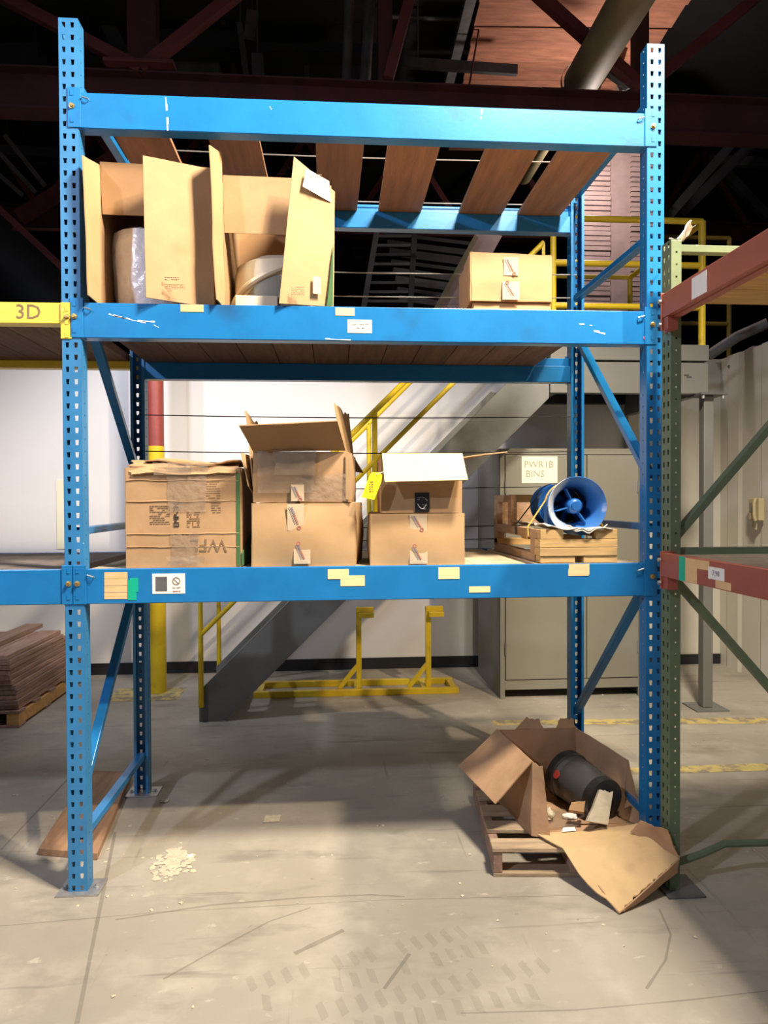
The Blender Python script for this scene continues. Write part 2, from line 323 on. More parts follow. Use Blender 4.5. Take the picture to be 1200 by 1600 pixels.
# the wall's cream right-hand section in front of the white one
s = MB().box(4.05, 5.0, 3.76, 3.85, .0, 3.05); tag(s.build('wall_end', 'wall_r'), kind='structure')
tag(MB().box(-6, 4.05, 3.835, 3.85, 0, .11).build('baseboard_back', 'black_base'), kind='structure')
tag(MB().box(4.05, 5.0, 3.745, 3.76, 0, .10).build('baseboard_end', 'black_base'), kind='structure')
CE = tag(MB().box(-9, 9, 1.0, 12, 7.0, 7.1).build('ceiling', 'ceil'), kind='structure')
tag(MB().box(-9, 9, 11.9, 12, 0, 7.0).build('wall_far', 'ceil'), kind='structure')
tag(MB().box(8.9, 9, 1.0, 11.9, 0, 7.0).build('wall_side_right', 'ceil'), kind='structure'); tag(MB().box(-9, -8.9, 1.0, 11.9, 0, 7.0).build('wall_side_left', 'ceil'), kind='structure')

# ================================================================ BLUE PALLET RACK
W = 2.588; UW = .076; D = .9905; H = 3.658; PIT = .0508; UD = .07
RK = thing('pallet_rack', 'tall blue steel pallet rack with punched uprights, filling the middle of the picture', 'rack', (0, 0, 0))
def sheet(mb, org, U, cuts, holes, rows, top, zoff=.012, hh=.022, tap=.002):
    # vertical punched sheet; holes = indices of cut intervals that are open
    org = V(org); U = V(U); zs = [0.0]
    for r in range(rows):
        z = zoff+r*PIT; zs += [z, z+hh]
    zs.append(top); n0 = len(mb.v); nc = len(cuts)
    for j, z in enumerate(zs):
        low = (j % 2 == 1) and j < len(zs)-1
        for i, u in enumerate(cuts):
            du = 0
            if low:
                if i in holes: du = tap
                elif i-1 in holes: du = -tap
            mb.v.append(org+U*(u+du)+V((0, 0, z)))
    for j in range(len(zs)-1):
        hr = j % 2 == 1 and j < len(zs)-1
        for i in range(nc-1):
            if hr and i in holes: continue
            q = n0+j*nc+i; mb.f.append((q, q+1, q+nc+1, q+nc))
def upright(x0, yf, s, m, parent, h=H, w=UW, d=UD, ax=0):
    # punched face at y=yf (s=+1: channel opens to +y); ax=1 swaps x and y
    rows = int((h-.036)/PIT)+1; mb = MB(); k = w/.076
    sheet(mb, (x0, yf, 0), (1, 0, 0), [0, .013*k, .028*k, .048*k, .063*k, w], (1, 3), rows, h)
    for x in (x0, x0+w):
        sheet(mb, (x, yf, 0), (0, s, 0), [0, d*.42, d*.42+.008, d], (1,), rows, h, zoff=.035, hh=.008, tap=0)
    for x, sg in ((x0, 1), (x0+w, -1)):
        mb.quad((x, yf+s*d, 0), (x+sg*.014, yf+s*d, 0), (x+sg*.014, yf+s*d, h), (x, yf+s*d, h))
    if ax: mb.v = [V((x0+(p.y-yf), yf+(p.x-x0), p.z)) for p in mb.v]
    return mb.build('upright', m, parent, solid=.0025)
ups = []
for x0 in (0, W-UW, -2.512):
    for yf, s in ((0, 1), (D+UD, -1)):
        u = upright(x0, yf, s, 'blue_dusty' if x0 == 0 else 'blue', RK)
        yc = yf+s*UD/2
        MB().box(x0-.045, x0+UW+.055, yc-.065, yc+.065, 0.0, .009).build('base_plate', 'mid_metal' if x0 else 'galv', u, bevel=.001)
        for bx in (x0-.025, x0+UW+.03):
            MB().lathe([(0, .022), (.008, .022), (.009, .014), (.015, .013), (.015, .009)], (bx, yc, 0), (0, 0, 1), 8).build('anchor_bolt', 'galv', u)
def brace(xc, a, b): return MB().bar((xc, a[0], a[1]), (xc, b[0], b[1]), .032, .042, (1, 0, 0)).build('brace', 'blue', RK, bevel=.003)
for x0, sgn in ((0, 1), (W-UW, -1), (-2.512, 1)):
    xc = x0+UW/2
    for z in (.22, 1.53, 2.83, 3.43): brace(xc, (.05, z), (D+.02, z))
    for zl, zh in ((.40, 1.30), (1.76, 2.62)):
        if sgn > 0:
            if zl < 1: brace(xc, (.05, zl), (D+.02, zh))
            else: brace(xc, (.05, zh), (D+.02, zl))
        else:
            if zl < 1: brace(xc, (.05, zh), (D+.02, zl))
            else: brace(xc, (.05, zl), (D+.02, zh))
BH = .147
def beam(x0, x1, yf, s, zt, m='blue', h=BH, st=.052, rear=False):
    pr = [(0, -h), (0, 0), (.03, 0), (.03, -st), (.063, -st), (.063, -h), (.05, -h), (.05, -h+.006), (.012, -h+.006), (.012, -h)]
    pr = [(0, -h), (0, 0), (.03, 0), (.03, -st), (.063, -st), (.063, -h)]
    mb = MB(); n = len(pr)
    for x in (x0, x1): mb.v += [V((x, yf+s*p[0], zt+p[1])) for p in pr]
    for i in range(n): mb.f.append((i, (i+1) % n, n+(i+1) % n, n+i))
    mb.f += [tuple(range(n)), tuple(reversed(range(n, 2*n)))]
    return mb.build('beam', m, RK, bevel=.003)
def connector(b, xs, xe, yf, s, zt, m, boltx, h=.165, up=.018):
    # plate lapped over the upright's punched face, with bolt and safety pin
    a = MB(); x0, x1 = min(xs, xe), max(xs, xe); ya, yb = sorted((yf-s*.001, yf-s*.006))
    a.box(x0, x1, ya, yb, zt+up-h, zt+up)
    c = a.build('connector', m, b, bevel=.0015)
    for dz in (.0, -.055, -.11):
        if zt+up+dz-.03 > zt+up-h: MB().box(boltx-.007, boltx+.007, ya-.002 if s > 0 else yb, ya if s > 0 else yb+.002, zt+up-.035+dz, zt+up-.015+dz).build('hook', m, b)
    if s > 0: MB().lathe([(0, .014), (.007, .014), (.008, .004), (.012, .003), (.012, 0)], (boltx, ya, zt-.06), (0, -1, 0), 8).build('bolt', 'brass', b)
BM = {}
for zt in (3.355, 2.4865, 1.3717):
    for rear in (0, 1):
        yf, s = (0, 1) if not rear else (D+UD, -1)
        b = beam(UW+.002, W-UW-.002, yf, s, zt); BM[(zt, rear)] = b
        connector(b, .034, UW+.012, yf, s, zt, 'blue', .052); connector(b, W-.034, W-UW-.012, yf, s, zt, 'blue', W-.052)
        if not rear:
            for x, sg in ((UW+.03, 1), (W-UW-.03, -1)):
                MB().tube([(x-.012*sg, -.004, zt-.022), (x-.012*sg, -.012, zt-.024), (x+.014*sg, -.012, zt-.032), (x+.014*sg, -.004, zt-.034)], .003, 6).build('safety_pin', 'galv', b)
for rear in (0, 1):   # beams of the next bay to the left
    yf, s = (0, 1) if not rear else (D+UD, -1)
    b = beam(-2.434, -.002, yf, s, 1.3717); connector(b, -.012, .030, yf, s, 1.3717, 'blue', .016); BM[('l', rear)] = b
    b = beam(-2.434, -.002, yf, s, 2.484, 'beam_yellow', h=.088, st=.045); b['label'] = 'yellow beam'; BM[('y', rear)] = b
    connector(b, -.004, .040, yf, s, 2.484, 'beam_yellow', .022, h=.150, up=.0)
text('3D', .085, (-.135, -.0008, 2.442), (1, 0, 0), (0, 0, 1), 'ink_soft', BM[('y', 0)])
# wires strung between the rear uprights
for z in (3.618, 3.37, 2.967, 2.832, 2.14, 1.937, 1.734, 1.511, 1.436):
    pts = [(UW/2+(W-UW)*i/12, D+.012, z-.012*math.sin(PI*i/12)) for i in range(13)]
    MB().tube(pts, .0032, 6).build('wire', 'galv' if z > 2.5 else 'wire', RK, smooth=True)
# stickers, tape and painted marks on the front beams
def patch(b, px0, px1, py0, py1, m, name='tape_patch', y=-.0016, label=None, par=None, tilt=0, th=.0012):
    a = P(px0, py1, y); c = P(px1, py0, y)
    o = MB().hexa([(a.x, y, a.z), (c.x, y, a.z+tilt), (c.x, y+th, a.z+tilt), (a.x, y+th, a.z), (a.x, y, c.z), (c.x, y, c.z+tilt), (c.x, y+th, c.z+tilt), (a.x, y+th, c.z)]).build(name, m, par or b, label=label)
    return o, a, c
fm, fl = BM[(2.4865, 0)], BM[(1.3717, 0)]
patch(fm, 282, 318, 476, 487, 'card_tag', label='tan tape patch'); patch(fm, 524, 554, 481, 493, 'masking')
_, a, c = patch(fm, 543, 581, 500, 520, 'paper', 'capacity_label', label='white load capacity label')
text('LOAD CAPACITY', .0105, ((a.x+c.x)/2, -.0022, c.z-.020), (1, 0, 0), (0, 0, 1), 'ink', fm)
text('7000 LBS', .0105, ((a.x+c.x)/2, -.0022, c.z-.036), (1, 0, 0), (0, 0, 1), 'ink', fm)
o = MB().lathe([(0, .0015), (.011, .0015), (.011, 0)], P(1009, 528, -.001), (0, -1, 0), 16).build('dot_sticker', 'sticker_red', fm, label='pink dot sticker')
for k in range(4): patch(fl, 163, 199, 894+k*10.6, 904.4+k*10.6, 'card_tag', label='tan card label')
patch(fl, 200, 213, 906, 938, 'teal', label='teal tape'); patch(fl, 203, 216, 903, 925, 'teal', label='teal tape', y=-.0019)
_, a, c = patch(fl, 238, 289, 896, 928, 'paper', 'warning_sticker', label='white sticker with a prohibition sign')
patch(fl, 243, 261, 901, 924, 'mid_metal', 'printed_panel', y=-.0021)
mb = MB(); pc = P(275.5, 908, -.0025); mb.lathe([(.0165, 0), (.0165, .0004), (.0135, .0004), (.0135, 0), (.0165, 0)], pc, (0, -1, 0), 24)
mb.bar(pc+V((-.011, 0, .011)), pc+V((.011, 0, -.011)), .0008, .003, (0, 1, 0)); mb.build('prohibition_sign', 'ink_soft', fl)
text('DO NOT', .0085, P(276, 918.5, -.0024), (1, 0, 0), (0, 0, 1), 'ink_soft', fl); text('REMOVE', .0085, P(276, 924, -.0024), (1, 0, 0), (0, 0, 1), 'ink_red', fl)
for q in ((512, 545, 889, 905), (532, 570, 899, 916), (685, 718, 886, 905), (733, 766, 916, 926), (889, 921, 881, 898), (888, 920, 889, 900)):
    patch(fl, *q, 'masking', y=-.0016-.0003*(q[0] % 3))
def scratch(b, pts, wd, y=-.0007):
    mb = MB(); random.seed(int(pts[0][0]))
    for i in range(len(pts)-1):
        p, q = P(*pts[i], y), P(*pts[i+1], y); n = 5
        for k in range(n):
            if random.random() < .2: continue
            a = p.lerp(q, k/n); c = p.lerp(q, (k+1)/n); t = wd*random.uniform(.4, 1.2)
            dz = V((0, 0, t)) if abs(c.x-a.x) > abs(c.z-a.z) else V((t, 0, 0)); mb.quad(a, c, c+dz, a+dz)
    mb.build('paint_scratch', 'paper', b)
scratch(fm, [(166, 490), (185, 496), (215, 501), (242, 504)], .006); scratch(fm, [(178, 494), (240, 508), (248, 512)], .003)
scratch(fm, [(508, 530), (548, 532)], .005); scratch(fm, [(928, 518), (950, 524)], .008); scratch(fm, [(905, 507), (925, 509)], .006)
scratch(BM[(3.355, 0)], [(258, 152), (261, 204)], .010); scratch(BM[(3.355, 0)], [(420, 165), (424, 172)], .006); scratch(BM[(3.355, 0)], [(752, 170), (750, 190)], .008)

# ---- decks
for i, (xa, xb) in enumerate(((.14, .385), (.57, .80), (1.045, 1.268), (1.39, 1.635), (1.855, 2.105), (2.20, 2.45))):
    lab = ('brown deck board across the top beams, leftmost of the six', 'brown deck board across the top beams, second from the left', 'brown deck board across the top beams, third from the left',
           'brown deck board across the top beams, third from the right', 'brown deck board across the top beams, second from the right', 'brown deck board across the top beams, rightmost of the six')[i]
    j = random.Random(i).uniform(-.01, .01)
    solo(MB().hexa([(xa+j, .032, 3.305), (xb+j, .032, 3.305), (xb, D+.03, 3.305), (xa, D+.03, 3.305), (xa+j, .032, 3.327), (xb+j, .032, 3.327), (xb, D+.03, 3.327), (xa, D+.03, 3.327)]),
         'deck_board', 'wood', lab, 'board', 'boards across the top beams', loc=((xa+xb)/2, D/2, 3.305), bevel=.002)
def deck(name, label, x0, x1, z0, z1, wd, m, y0=.032, y1=D+.036, gap=.004, cx=None):
    t = thing(name, label, 'shelf deck', ((x0+x1)/2, D/2, z0)); x = x0; k = 0; rr = random.Random(len(label))
    while x < x1-.03:
        e = min(x+wd*rr.uniform(.92, 1.08), x1); dz = rr.uniform(-.002, .0)
        MB().box(x, e-gap, y0, y1, z0, z1+dz).build('plank', m, t, bevel=.0015); x = e
    return t
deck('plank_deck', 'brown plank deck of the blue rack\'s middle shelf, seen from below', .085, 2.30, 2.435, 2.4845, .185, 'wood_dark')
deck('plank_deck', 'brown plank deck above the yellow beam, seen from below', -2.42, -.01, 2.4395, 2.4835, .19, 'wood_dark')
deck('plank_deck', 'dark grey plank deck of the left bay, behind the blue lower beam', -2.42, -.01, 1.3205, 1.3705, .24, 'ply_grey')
deck('plank_deck', 'pale plank deck of the lower shelf, under the cartons and the blue fan', .085, 1.99, 1.3205, 1.3700, .27, 'ply')
deck('plank_deck', 'pale end panel of the lower shelf, under the pine crate', 2.02, 2.50, 1.3205, 1.3700, .48, 'ply')
# ================================================================ CARTONS
Z1, Z2 = 1.3705, 2.487
def marks(parent, px, py, y, n, wd, ht, m='ink_soft', seed=0, vert=False, slant=0):
    # illegible fine print as a block of short strokes
    rr = random.Random(seed); mb = MB(); o = P(px, py, y)
    for i in range(n):
        u = 0
        while u < wd*.96:
            l = wd*rr.uniform(.05, .22); l = min(l, wd-u)
            if rr.random() < .85:
                h = ht/n*.42; z = o.z-ht*i/n; x = o.x+u
                if vert: mb.box(o.x+ht*i/n+slant*u, o.x+ht*i/n+h+slant*u, y-.0006, y, o.z-u-l, o.z-u)
                else: mb.box(x, x+l, y-.0006, y, z-h, z)
            u += l+wd*.03
    return mb.build('printing', m, parent)
def carton_walls(t, c, z0, z1, m='card', bulge=.01, seed=0, name='side_wall', cr=.004, top=False, bottom=True, zt=None):
    # c: footprint corners (front-left, front-right, back-right, back-left)
    outs = []
    for i in range(4):
        a, b = c[i], c[(i+1) % 4]
        za = zt[i] if zt else z1; zb = zt[(i+1) % 4] if zt else z1
        outs.append(MB().panel([(a[0], a[1], z0), (b[0], b[1], z0), (b[0], b[1], zb), (a[0], a[1], za)], .005, 14, 12, cr, seed+i, 0, bulge).build('side_wall', m, t, smooth=True))
    if bottom: MB().panel([(c[0][0], c[0][1], z0+.003), (c[1][0], c[1][1], z0+.003), (c[2][0], c[2][1], z0+.003), (c[3][0], c[3][1], z0+.003)], .005, 3, 3, 0, 0).build('bottom', 'card_in', t)
    if top: MB().panel([(c[0][0], c[0][1], z1-.002), (c[1][0], c[1][1], z1-.002), (c[2][0], c[2][1], z1-.002), (c[3][0], c[3][1], z1-.002)], .005, 8, 8, cr, seed+9, 0, .003).build('top', m, t, smooth=True)
    return outs
def flap(t, pts, m='card', seed=0, cr=.005, rag=0, nx=10, ny=8, label=None, bow=0, th=.005):
    return MB().panel(pts, th, nx, ny, cr, seed, rag, bow).build('flap', m, t, smooth=True, label=label)
def logo_tape(t, px0, px1, py0, py1, y, m='white_tape', up=True, flip=1, seed=1):
    a = P(px0, py1, y); c = P(px1, py0, y); wd = c.x-a.x; ht = c.z-a.z
    tp = MB().panel([(a.x, y, a.z), (c.x, y, a.z), (c.x, y, c.z), (a.x, y, c.z)], .0012, 4, 5, .0015, seed).build('tape', m, t, smooth=True)
    mb = MB(); mb2 = MB(); yy = y-.003; rr = random.Random(seed)
    for k in range(9):
        u = .12+.085*k; x = a.x+wd*(.22+.50*u); z = c.z-ht*(.05+u*.85)
        (mb if k < 4 else mb2).box(x-.0045, x+.0035, yy, yy+.0005, z-ht*.03, z+ht*.022)
        mb.box(x-.0140, x-.009, yy, yy+.0005, z-ht*.02, z+ht*.02)
    e = .9 if flip > 0 else .06
    pc = V((a.x+wd*(.25+.5*e), yy, c.z-ht*e)); mb2.lathe([(.009, 0), (.009, .0006), (.005, .0006), (.005, 0)], pc, (0, -1, 0), 12)
    mb.build('printing', 'ink_blue', tp); mb2.build('printing', 'ink_red', tp); return tp
def film(t, px0, px1, py0, py1, y, seed=0, name='tape', m='tape', cr=.006):
    a = P(px0, py1, y); c = P(px1, py0, y)
    return MB().panel([(a.x, y, a.z), (c.x, y, a.z), (c.x+.01, y, c.z), (a.x-.005, y, c.z)], .0008, 12, 12, cr, seed, .15, 0, 16).build(name, m, t, smooth=True)
# --- carton 1: big worn box with marker writing
t = thing('carton', 'large worn carton with creased front, clear tape and handwriting, leftmost on the lower shelf', 'box', (.48, .3, Z1))
fp = [(.237, .05), (.722, .05), (.737, .52), (.25, .52)]
carton_walls(t, fp, Z1, 1.80, bulge=.0, seed=3, cr=.0016, top=True)
flap(t, [(.245, .055, 1.80), (.715, .055, 1.802), (.70, .22, 1.83), (.22, .20, 1.838)], seed=5, cr=.02, rag=.10, nx=16)
flap(t, [(.245, .055, 1.797), (.715, .055, 1.80), (.71, .036, 1.772), (.25, .036, 1.77)], 'card_y', seed=8, cr=.012, rag=.15, nx=18)
flap(t, [(.30, .12, 1.828), (.72, .10, 1.828), (.73, .5, 1.82), (.26, .5, 1.83)], 'card_in', seed=6, cr=.022, rag=.08, nx=14)
for z, sd in ((1.745, 1), (1.655, 2), (1.515, 3), (1.46, 4)):      # pressed creases
    MB().tube([(.243+.474*i/14, .0465+.002*noise.noise(V((i*.5, z, sd))), z+.006*noise.noise(V((i*.33, sd, 0)))) for i in range(15)], .0028, 5).build('crease', 'card', t, smooth=True)
film(t, 262, 322, 722, 800, .0425, 1, cr=.003); film(t, 268, 308, 833, 882, .0425, 2, cr=.003); film(t, 240, 300, 722, 742, .028, 3); film(t, 262, 318, 868, 884, .020, 5)
text('EMP-3N', .032, P(276, 804, .0456), (0, 0, 1), (-1, 0, 0), 'ink', t, 'printing', .0012)
marks(t, 234, 790, .0463, 10, .085, .085, seed=3); marks(t, 322, 752, .0463, 9, .06, .09, seed=4); marks(t, 292, 800, .0463, 8, .055, .07, seed=5); marks(t, 330, 782, .0463, 6, .04, .06, seed=6)
text('WFL', .078, P(326, 851, .0456), (-1, 0, .03), (-.03, 0, -1), 'ink_soft', t, 'handwriting', .0010)
MB().box(.705, .7215, .0445, .0465, Z1+.005, 1.775).build('green_stripe', 'green_print', t)
MB().hexa([(.7255, .045, Z1+.005), (.7315, .045, Z1+.005), (.746, .50, Z1+.005), (.740, .50, Z1+.005), (.7255, .045, Z1+.06), (.7315, .045, Z1+.06), (.746, .50, 1.55), (.740, .50, 1.55)]).build('green_stripe', 'green_print', t)
# --- carton 2 lower, carton 3 opened on top
t = thing('carton', 'light brown bulging sealed carton under the wide carton with standing flaps', 'box', (1.0, .3, Z1))
carton_walls(t, [(.772, .045), (1.215, .045), (1.265, .50), (.80, .50)], Z1, 1.645, 'card_y', .016, 21, top=True)
logo_tape(t, 449, 475, 787, 829, .0265, seed=2); logo_tape(t, 459, 485, 847, 881, .0295, flip=-1, seed=3)
ZB = 1.648
t = thing('carton', 'wide brown carton with all its flaps standing open, crumpled clear tape on its front', 'box', (1.0, .3, ZB))
o = carton_walls(t, [(.778, .05), (1.19, .05), (1.235, .50), (.80, .50)], ZB, 1.868, 'card', .008, 31)
flap(t, [(.780, .048, 1.868), (1.178, .048, 1.875), (1.142, -.10, 1.985), (.738, -.10, 1.966)], 'card_in', 4, label='front flap leaning forward')
flap(t, [(1.188, .05, 1.70), (1.235, .50, 1.70), (1.20, .40, 2.08), (1.128, .10, 2.088)], 'card_y', 5, rag=.12, nx=8, label='right flap standing up')
flap(t, [(.780, .06, 1.70), (.80, .50, 1.70), (.79, .42, 2.03), (.735, .12, 2.055)], 'card', 6, rag=.14, nx=8, label='left flap standing up')
flap(t, [(.757, .06, 1.72), (.776, .20, 1.66), (.782, .24, 1.85), (.725, .08, 1.865)], 'card_y', 7, nx=6)
flap(t, [(.80, .50, 1.86), (1.235, .50, 1.86), (1.28, .62, 1.80), (.80, .62, 1.88)], 'card_in', 8)
flap(t, [(1.178, .035, 1.66), (1.205, .028, 1.66), (1.205, .028, 1.86), (1.178, .035, 1.86)], 'card_y', 2, nx=4, cr=.002)
film(t, 402, 490, 703, 770, .030, 21); film(t, 428, 492, 702, 742, .022, 22, cr=.012); film(t, 470, 545, 740, 783, .032, 23, cr=.004)
logo_tape(t, 455, 475, 757, 783, .026, 'white_tape', seed=6)
# --- cartons right
t = thing('carton', 'square brown sealed carton with two tape pieces, beneath the carton holding the black hose', 'box', (1.5, .3, Z1))
carton_walls(t, [(1.285, .045), (1.700, .045), (1.715, .48), (1.30, .48)], Z1, 1.596, 'card_y', .010, 41, top=True)
logo_tape(t, 640, 667, 803, 830, .034, seed=8); logo_tape(t, 640, 668, 851, 881, .034, flip=-1, seed=9)
ZB = 1.599
t = thing('carton', 'brown carton with a pale folded-out front flap and a strip of black tape', 'box', (1.5, .3, ZB))
carton_walls(t, [(1.335, .048), (1.690, .048), (1.70, .44), (1.345, .44)], ZB, 1.845, 'card', .004, 51, cr=.002)
flap(t, [(1.337, .042, 1.860), (1.692, .042, 1.860), (1.700, -.045, 1.742), (1.342, -.045, 1.733)], 'card_pale', 4, cr=.002, label='pale front flap')
flap(t, [(1.694, .05, 1.845), (1.70, .44, 1.845), (1.93, .42, 1.888), (1.935, .20, 1.880)], 'card', 5, rag=.06, label='right flap folded out')
flap(t, [(1.345, .44, 1.845), (1.70, .44, 1.845), (1.70, .60, 1.78), (1.35, .60, 1.80)], 'card_in', 6)
a = P(648, 770, .038); c = P(671, 800, .038)
bt = MB().panel([(a.x, .040, c.z), (c.x, .040, c.z), (c.x, .040, a.z), (a.x, .040, a.z)], .001, 5, 6, .002, 3).build('black_tape', 'black_tape', t)
mb = MB()
for k, (u, v, l) in enumerate(((.2, .25, .25), (.5, .22, .18), (.72, .3, .15), (.15, .36, .2), (.5, .62, .35), (.3, .75, .4), (.55, .82, .2))):
    x = a.x+(c.x-a.x)*u; z = a.z+(c.z-a.z)*v; mb.bar((x, .0375, z), (x+(c.x-a.x)*l, .0375, z-.006*(k % 3)+.002), .0008, .0035, (0, 1, 0))
mb.tube([(a.x+(c.x-a.x)*(.2+.6*i/8), .0375, a.z+(c.z-a.z)*(.58+.25*math.sin(PI*i/8))) for i in range(9)], .0014, 5); mb.build('printing', 'paper', bt)
# black hose coil in that carton
mb = MB()
for k in range(3): mb.tube([(1.515+(.15-.012*k)*math.cos(2*PI*i/40), .225+(.14-.012*k)*math.sin(2*PI*i/40), 1.79+.024*k) for i in range(41)], .016, 10)
mb2 = MB().tube([(1.51+.09*math.cos(PI+PI*i/20), .042+.0*i, 1.772-.030*math.sin(PI*i/20)) for i in range(21)], .011, 8)
HS = solo(mb, 'hose_coil', 'black', 'coiled black hose lying inside the carton with the pale folded flap', 'hose', loc=(1.515, .22, 1.79), smooth=True)
# yellow tag hanging from the flap
t = thing('inspection_tag', 'yellow paper tag with handwriting, hanging from a string at the pale flap', 'tag', (1.29, -.02, 1.66))
pts = [P(*q, -.02) for q in ((578, 741), (582, 738), (593, 738), (597, 742), (596, 752), (585, 781), (565, 777), (572, 757))]
mb = MB(); n = len(pts); mb.v = pts+[p+V((0, .0012, 0)) for p in pts]; mb.f = [tuple(range(n)), tuple(range(n, 2*n))[::-1]]+[(i, (i+1) % n, n+(i+1) % n, n+i) for i in range(n)]
mb.build('paper', 'tagyellow', t)
marks(t, 577, 752, -.0215, 5, .018, .05, seed=9, m='ink_soft')
MB().tube([P(588, 741, -.021), P(594, 739, -.03), P(600, 737, -.015), P(606, 733, -.014)], .0012, 5).build('string', 'paper', t)
# --- top shelf, open-fronted carton A
t = thing('carton', 'tall open-fronted carton holding a plastic-wrapped item, leftmost on the upper shelf', 'box', (.36, .35, Z2))
fpA = [(.128, .09), (.610, .09), (.62, .55), (.135, .55)]
for i in (1, 2, 3):
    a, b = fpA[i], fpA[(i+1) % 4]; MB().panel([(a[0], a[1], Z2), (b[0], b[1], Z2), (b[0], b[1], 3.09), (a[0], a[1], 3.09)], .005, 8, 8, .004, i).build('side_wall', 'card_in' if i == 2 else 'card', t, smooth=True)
MB().panel([(.128, .09, Z2+.003), (.61, .09, Z2+.003), (.62, .55, Z2+.003), (.135, .55, Z2+.003)], .005, 4, 4, 0, 0).build('bottom', 'card_in', t)
MB().panel([(.128, .09, 3.09), (.61, .09, 3.09), (.62, .55, 3.09), (.135, .55, 3.09)], .005, 4, 4, .003, 2).build('top', 'card_in', t)
flap(t, [(.137, .105, 2.895), (.60, .105, 2.890), (.61, .088, 3.10), (.133, .088, 3.112)], 'card_in', 5, cr=.003, label='upper flap hanging down')
flap(t, [(.122, -.045, 2.505), (.128, .09, Z2+.01), (.128, .09, 3.10), (.110, -.055, 3.07)], 'card_y', 6, cr=.004, nx=5, label='left flap seen edge-on')
flap(t, [(.352, -.035, 2.502), (.610, .09, Z2+.01), (.607, .09, 3.095), (.345, -.035, 3.085)], 'card', 7, cr=.004, nx=12, ny=14, label='large right flap half closed')
marks(t, 257, 433, -.02, 2, .06, .016, 'ink', seed=11); marks(t, 257, 444, -.02, 5, .085, .022, seed=12)
MB().hexa([(.6225, .12, Z2+.005), (.6265, .12, Z2+.005), (.6345, .54, Z2+.005), (.6305, .54, Z2+.005), (.6225, .12, Z2+.12), (.6265, .12, Z2+.12), (.6345, .54, 2.9), (.6305, .54, 2.9)]).build('green_stripe', 'green_print', t)
# wrapped item
mb = MB(); rr = random.Random(4)
n = 36
rings = [(.150, 0), (.158, .04), (.160, .12), (.157, .22), (.152, .30), (.14, .36), (.10, .385), (.0, .39)]
for r, h in rings:
    for k in range(n):
        a = 2*PI*k/n; q = r*(1+.09*noise.noise(V((math.cos(a)*4, math.sin(a)*4, h*9)))+.05*noise.noise(V((math.cos(a)*14, math.sin(a)*14, h*20))))
        mb.v.append(V((.315+q*math.cos(a)*1.05-h*.10,   .285+q*math.sin(a), Z2+.008+h)))
for i in range(len(rings)-1):
    for k in range(n): mb.f.append((i*n+k, i*n+(k+1) % n, (i+1)*n+(k+1) % n, (i+1)*n+k))
solo(mb, 'wrapped_item', 'bag', 'round white item wrapped in shiny clear plastic, standing inside the leftmost upper carton', 'package', loc=(.315, .33, Z2+.006), smooth=True)
# --- carton B
t = thing('carton', 'tall tan open-fronted carton holding a cream tub, second on the upper shelf', 'box', (.89, .35, Z2))
fpB = [(.650, .09), (1.120, .09), (1.125, .55), (.66, .55)]
for i in (1, 2, 3):
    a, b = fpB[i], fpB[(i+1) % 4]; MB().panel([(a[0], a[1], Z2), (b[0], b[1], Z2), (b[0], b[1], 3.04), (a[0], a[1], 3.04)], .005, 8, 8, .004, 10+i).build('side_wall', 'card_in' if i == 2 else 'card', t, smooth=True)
MB().panel([(.65, .09, Z2+.003), (1.12, .09, Z2+.003), (1.125, .55, Z2+.003), (.66, .55, Z2+.003)], .005, 4, 4, 0, 0).build('bottom', 'card_in', t)
flap(t, [(.655, .11, 2.83), (1.09, .11, 2.825), (1.10, .092, 3.065), (.652, .092, 3.072)], 'card', 15, cr=.003, label='upper flap hanging down')
flap(t, [(.640, -.03, 2.50), (.652, .09, Z2+.01), (.648, .08, 3.16), (.615, -.03, 3.14)], 'card_y', 16, cr=.006, nx=5, label='left flap seen edge-on')
rf = flap(t, [P(436, 474, -.02), P(521, 479, .06), P(523, 300, .06), P(459, 245, -.02)], 'card_y', 17, cr=.004, nx=14, ny=16, label='tall right flap, lit')
a, b, c_, d = P(474, 268, -.028)+V((0, 0, 0)), P(518, 312, .035), P(516, 288, .03), P(480, 252, -.03)
MB().panel([P(473, 291, -.024), P(517, 316, .048), P(514, 283, .046), P(479, 263, -.026)], .001, 6, 4, .002, 3).build('shipping_label', 'paper', t, label='wrinkled white shipping label')
marks(t, 484, 272, -.0315, 3, .05, .028, 'ink_soft', seed=13); marks(t, 455, 448, -.027, 5, .055, .04, seed=14)
MB().panel([P(489, 458, .008), P(501, 460, .022), P(501, 433, .022), P(489, 431, .008)], .001, 2, 2, 0, 3).build('tape_patch', 'masking', t)
MB().panel([P(511, 478, .030), P(520, 478, .046), P(521, 380, .046), P(518, 405, .036)], .001, 3, 5, .001, 3).build('green_stripe', 'green_print', t)
